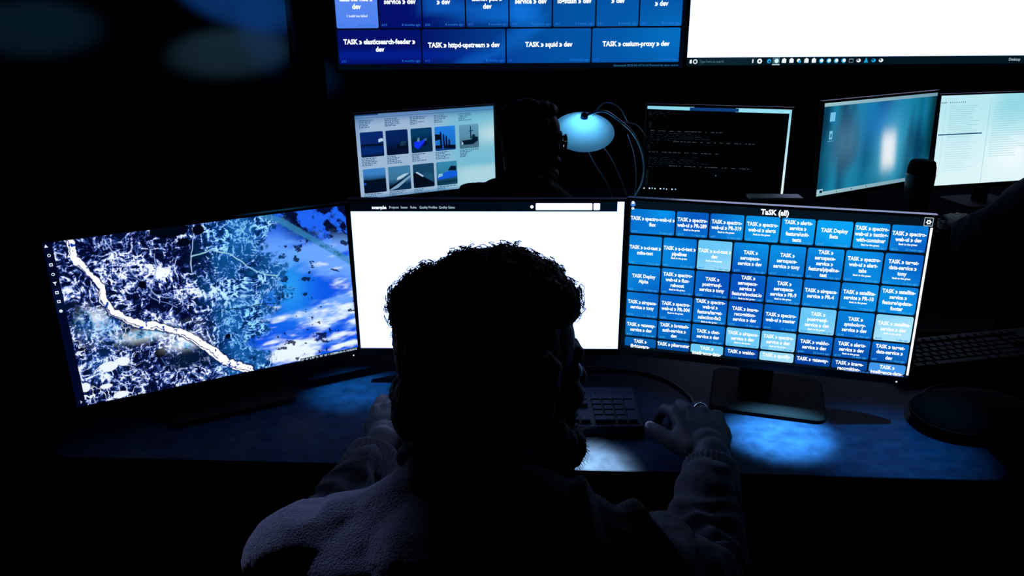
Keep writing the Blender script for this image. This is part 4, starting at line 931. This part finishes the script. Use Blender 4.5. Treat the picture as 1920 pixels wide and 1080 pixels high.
# rounded black case at the right end of the near desk
e = empty('oval_case', (.800, 1.225, .7502), R_(0), label='low rounded black case at the right end of the near desk', cat='case')
bm = bmesh.new(); bmesh.ops.create_uvsphere(bm, u_segments=40, v_segments=24, radius=1)
for v in bm.verts:
    x, y, z = v.co; z = max(z, -.5); v.co = (math.copysign(abs(x)**.85, x)*.105, math.copysign(abs(y)**.85, y)*.078, (z+.5)/1.5*.050)
bmo('shell', bm, M['matte'], e, True)
bm = bmesh.new(); tube(bm, [(math.copysign(abs(math.cos(a))**.85, math.cos(a))*.1045, math.copysign(abs(math.sin(a))**.85, math.sin(a))*.0775, .019) for a in [2*math.pi*k/48 for k in range(48)]], .0018, 6, True); bmo('zip_seam', bm, M['rubber'], e, True)
cable('case_cable', [(.775, 1.298, .7525), (.765, 1.330, .7525), (.80, 1.36, .7525), (.87, 1.375, .7525), (.95, 1.36, .7525)], .002, 'cable', 'thin black cable behind the rounded black case')
# tumbler on the far desk
e = empty('tumbler', (1.215, 2.345, .7502), label='tall black lidded tumbler standing before the teal monitor', cat='tumbler')
bm = bmesh.new(); lathe(bm, [(.030, 0), (.033, .004), (.038, .12), (.0405, .195), (.0405, .202), (.038, .203)], 40); bmo('cup', bm, M['mug'], e, True)
bm = bmesh.new(); lathe(bm, [(.0385, .198), (.0395, .203), (.0385, .222), (.0345, .238), (.030, .2415), (.0, .2418)], 40, cap=False); bmo('lid', bm, M['matte'], e, True)
bm = bmesh.new(); box(bm, (-.008, -.032, .2405), (.008, -.018, .2450), .002); bmo('lid_tab', bm, M['matte'], e)
# small box with a pale lid under the terminal monitor
e = empty('storage_box', (.895, 2.665, .7502), R_(-3), label='small low box with a pale lid below the black terminal monitor', cat='box')
bm = bmesh.new(); box(bm, (-.086, -.028, 0), (.086, .028, .050), .002); bmo('body', bm, M['stand'], e)
bm = bmesh.new(); box(bm, (-.089, -.030, .050), (.089, .030, .060), .003); bmo('lid', bm, M['paper'], e)
# desk lamp
e = empty('desk_lamp', (.405, 2.70, .7502), label='desk lamp with a pale blue cone shade and thin curved arm, between the far monitors', cat='lamp')
O = V((.405, 2.70, .7502)); c0 = V((.232, 2.60, 1.045)); nrm = V((.0, -.50, .866)).normalized(); q = nrm.to_track_quat('Z', 'X').to_matrix().to_4x4(); MT = Matrix.Translation(c0-O) @ q
bm = bmesh.new(); lathe(bm, [(.100, -.008), (.101, -.006), (.060, .020), (.012, .050), (.010, .050), (.058, .0185), (.0985, -.0075), (.100, -.008)], 56, MT, cap=False); bmo('shade', bm, M['shade'], e, True)
bm = bmesh.new(); lathe(bm, [(.012, .047), (.012, .062), (.007, .066), (.0, .066)], 20, MT, cap=False); bmo('finial', bm, mat('lamp_blue_cap', (.15, .45, .95), .5, 0), e, True)
bm = bmesh.new(); lathe(bm, [(.0, -.042), (.016, -.036), (.021, -.020), (.014, -.002), (.009, .045)], 20, MT, cap=False)
bo = bmo('bulb', bm, None, e, True)
m_ = bpy.data.materials.new('bulb_glow'); m_.use_nodes = True; b_ = m_.node_tree.nodes['Principled BSDF']; b_.inputs['Emission Color'].default_value = (.45, .78, 1, 1); b_.inputs['Emission Strength'].default_value = 16; bo.data.materials.append(m_)
top = c0+nrm*.058
armm = mat('lamp_arm_metal', (.35, .62, .8), .5, 0)
bm = bmesh.new(); tube(bm, [p-O for p in spline([top, top+V((.06, .01, .012)), V((.345, 2.63, 1.075)), V((.405, 2.66, 1.02)), V((.445, 2.69, .94)), V((.450, 2.71, .85)), V((.405, 2.70, .765))], 10)], .0042, 10); bmo('arm', bm, armm, e, True)
for pts in ([V((.262, 2.62, 1.085)), V((.30, 2.64, 1.125)), V((.35, 2.66, 1.11)), V((.385, 2.68, 1.06))], [V((.37, 2.66, 1.062)), V((.42, 2.69, 1.045)), V((.46, 2.73, 1.0))],
            [V((.238, 2.61, 1.0)), V((.275, 2.64, .93)), V((.325, 2.67, .85)), V((.36, 2.70, .765))], [V((.29, 2.62, 1.0)), V((.34, 2.65, .93)), V((.39, 2.69, .82)), V((.405, 2.70, .765))], [V((.385, 2.665, 1.02)), V((.412, 2.68, .95)), V((.425, 2.69, .86)), V((.42, 2.70, .765))]):
    bm = bmesh.new(); tube(bm, [p-O for p in spline(pts, 8)], .0014, 6); bmo('tension_wire', bm, armm, e, True)
bm = bmesh.new(); lathe(bm, [(.075, 0), (.078, .004), (.074, .012), (.02, .018), (.016, .03), (.0, .03)], 40, cap=False); bmo('base', bm, M['bezel'], e, True)
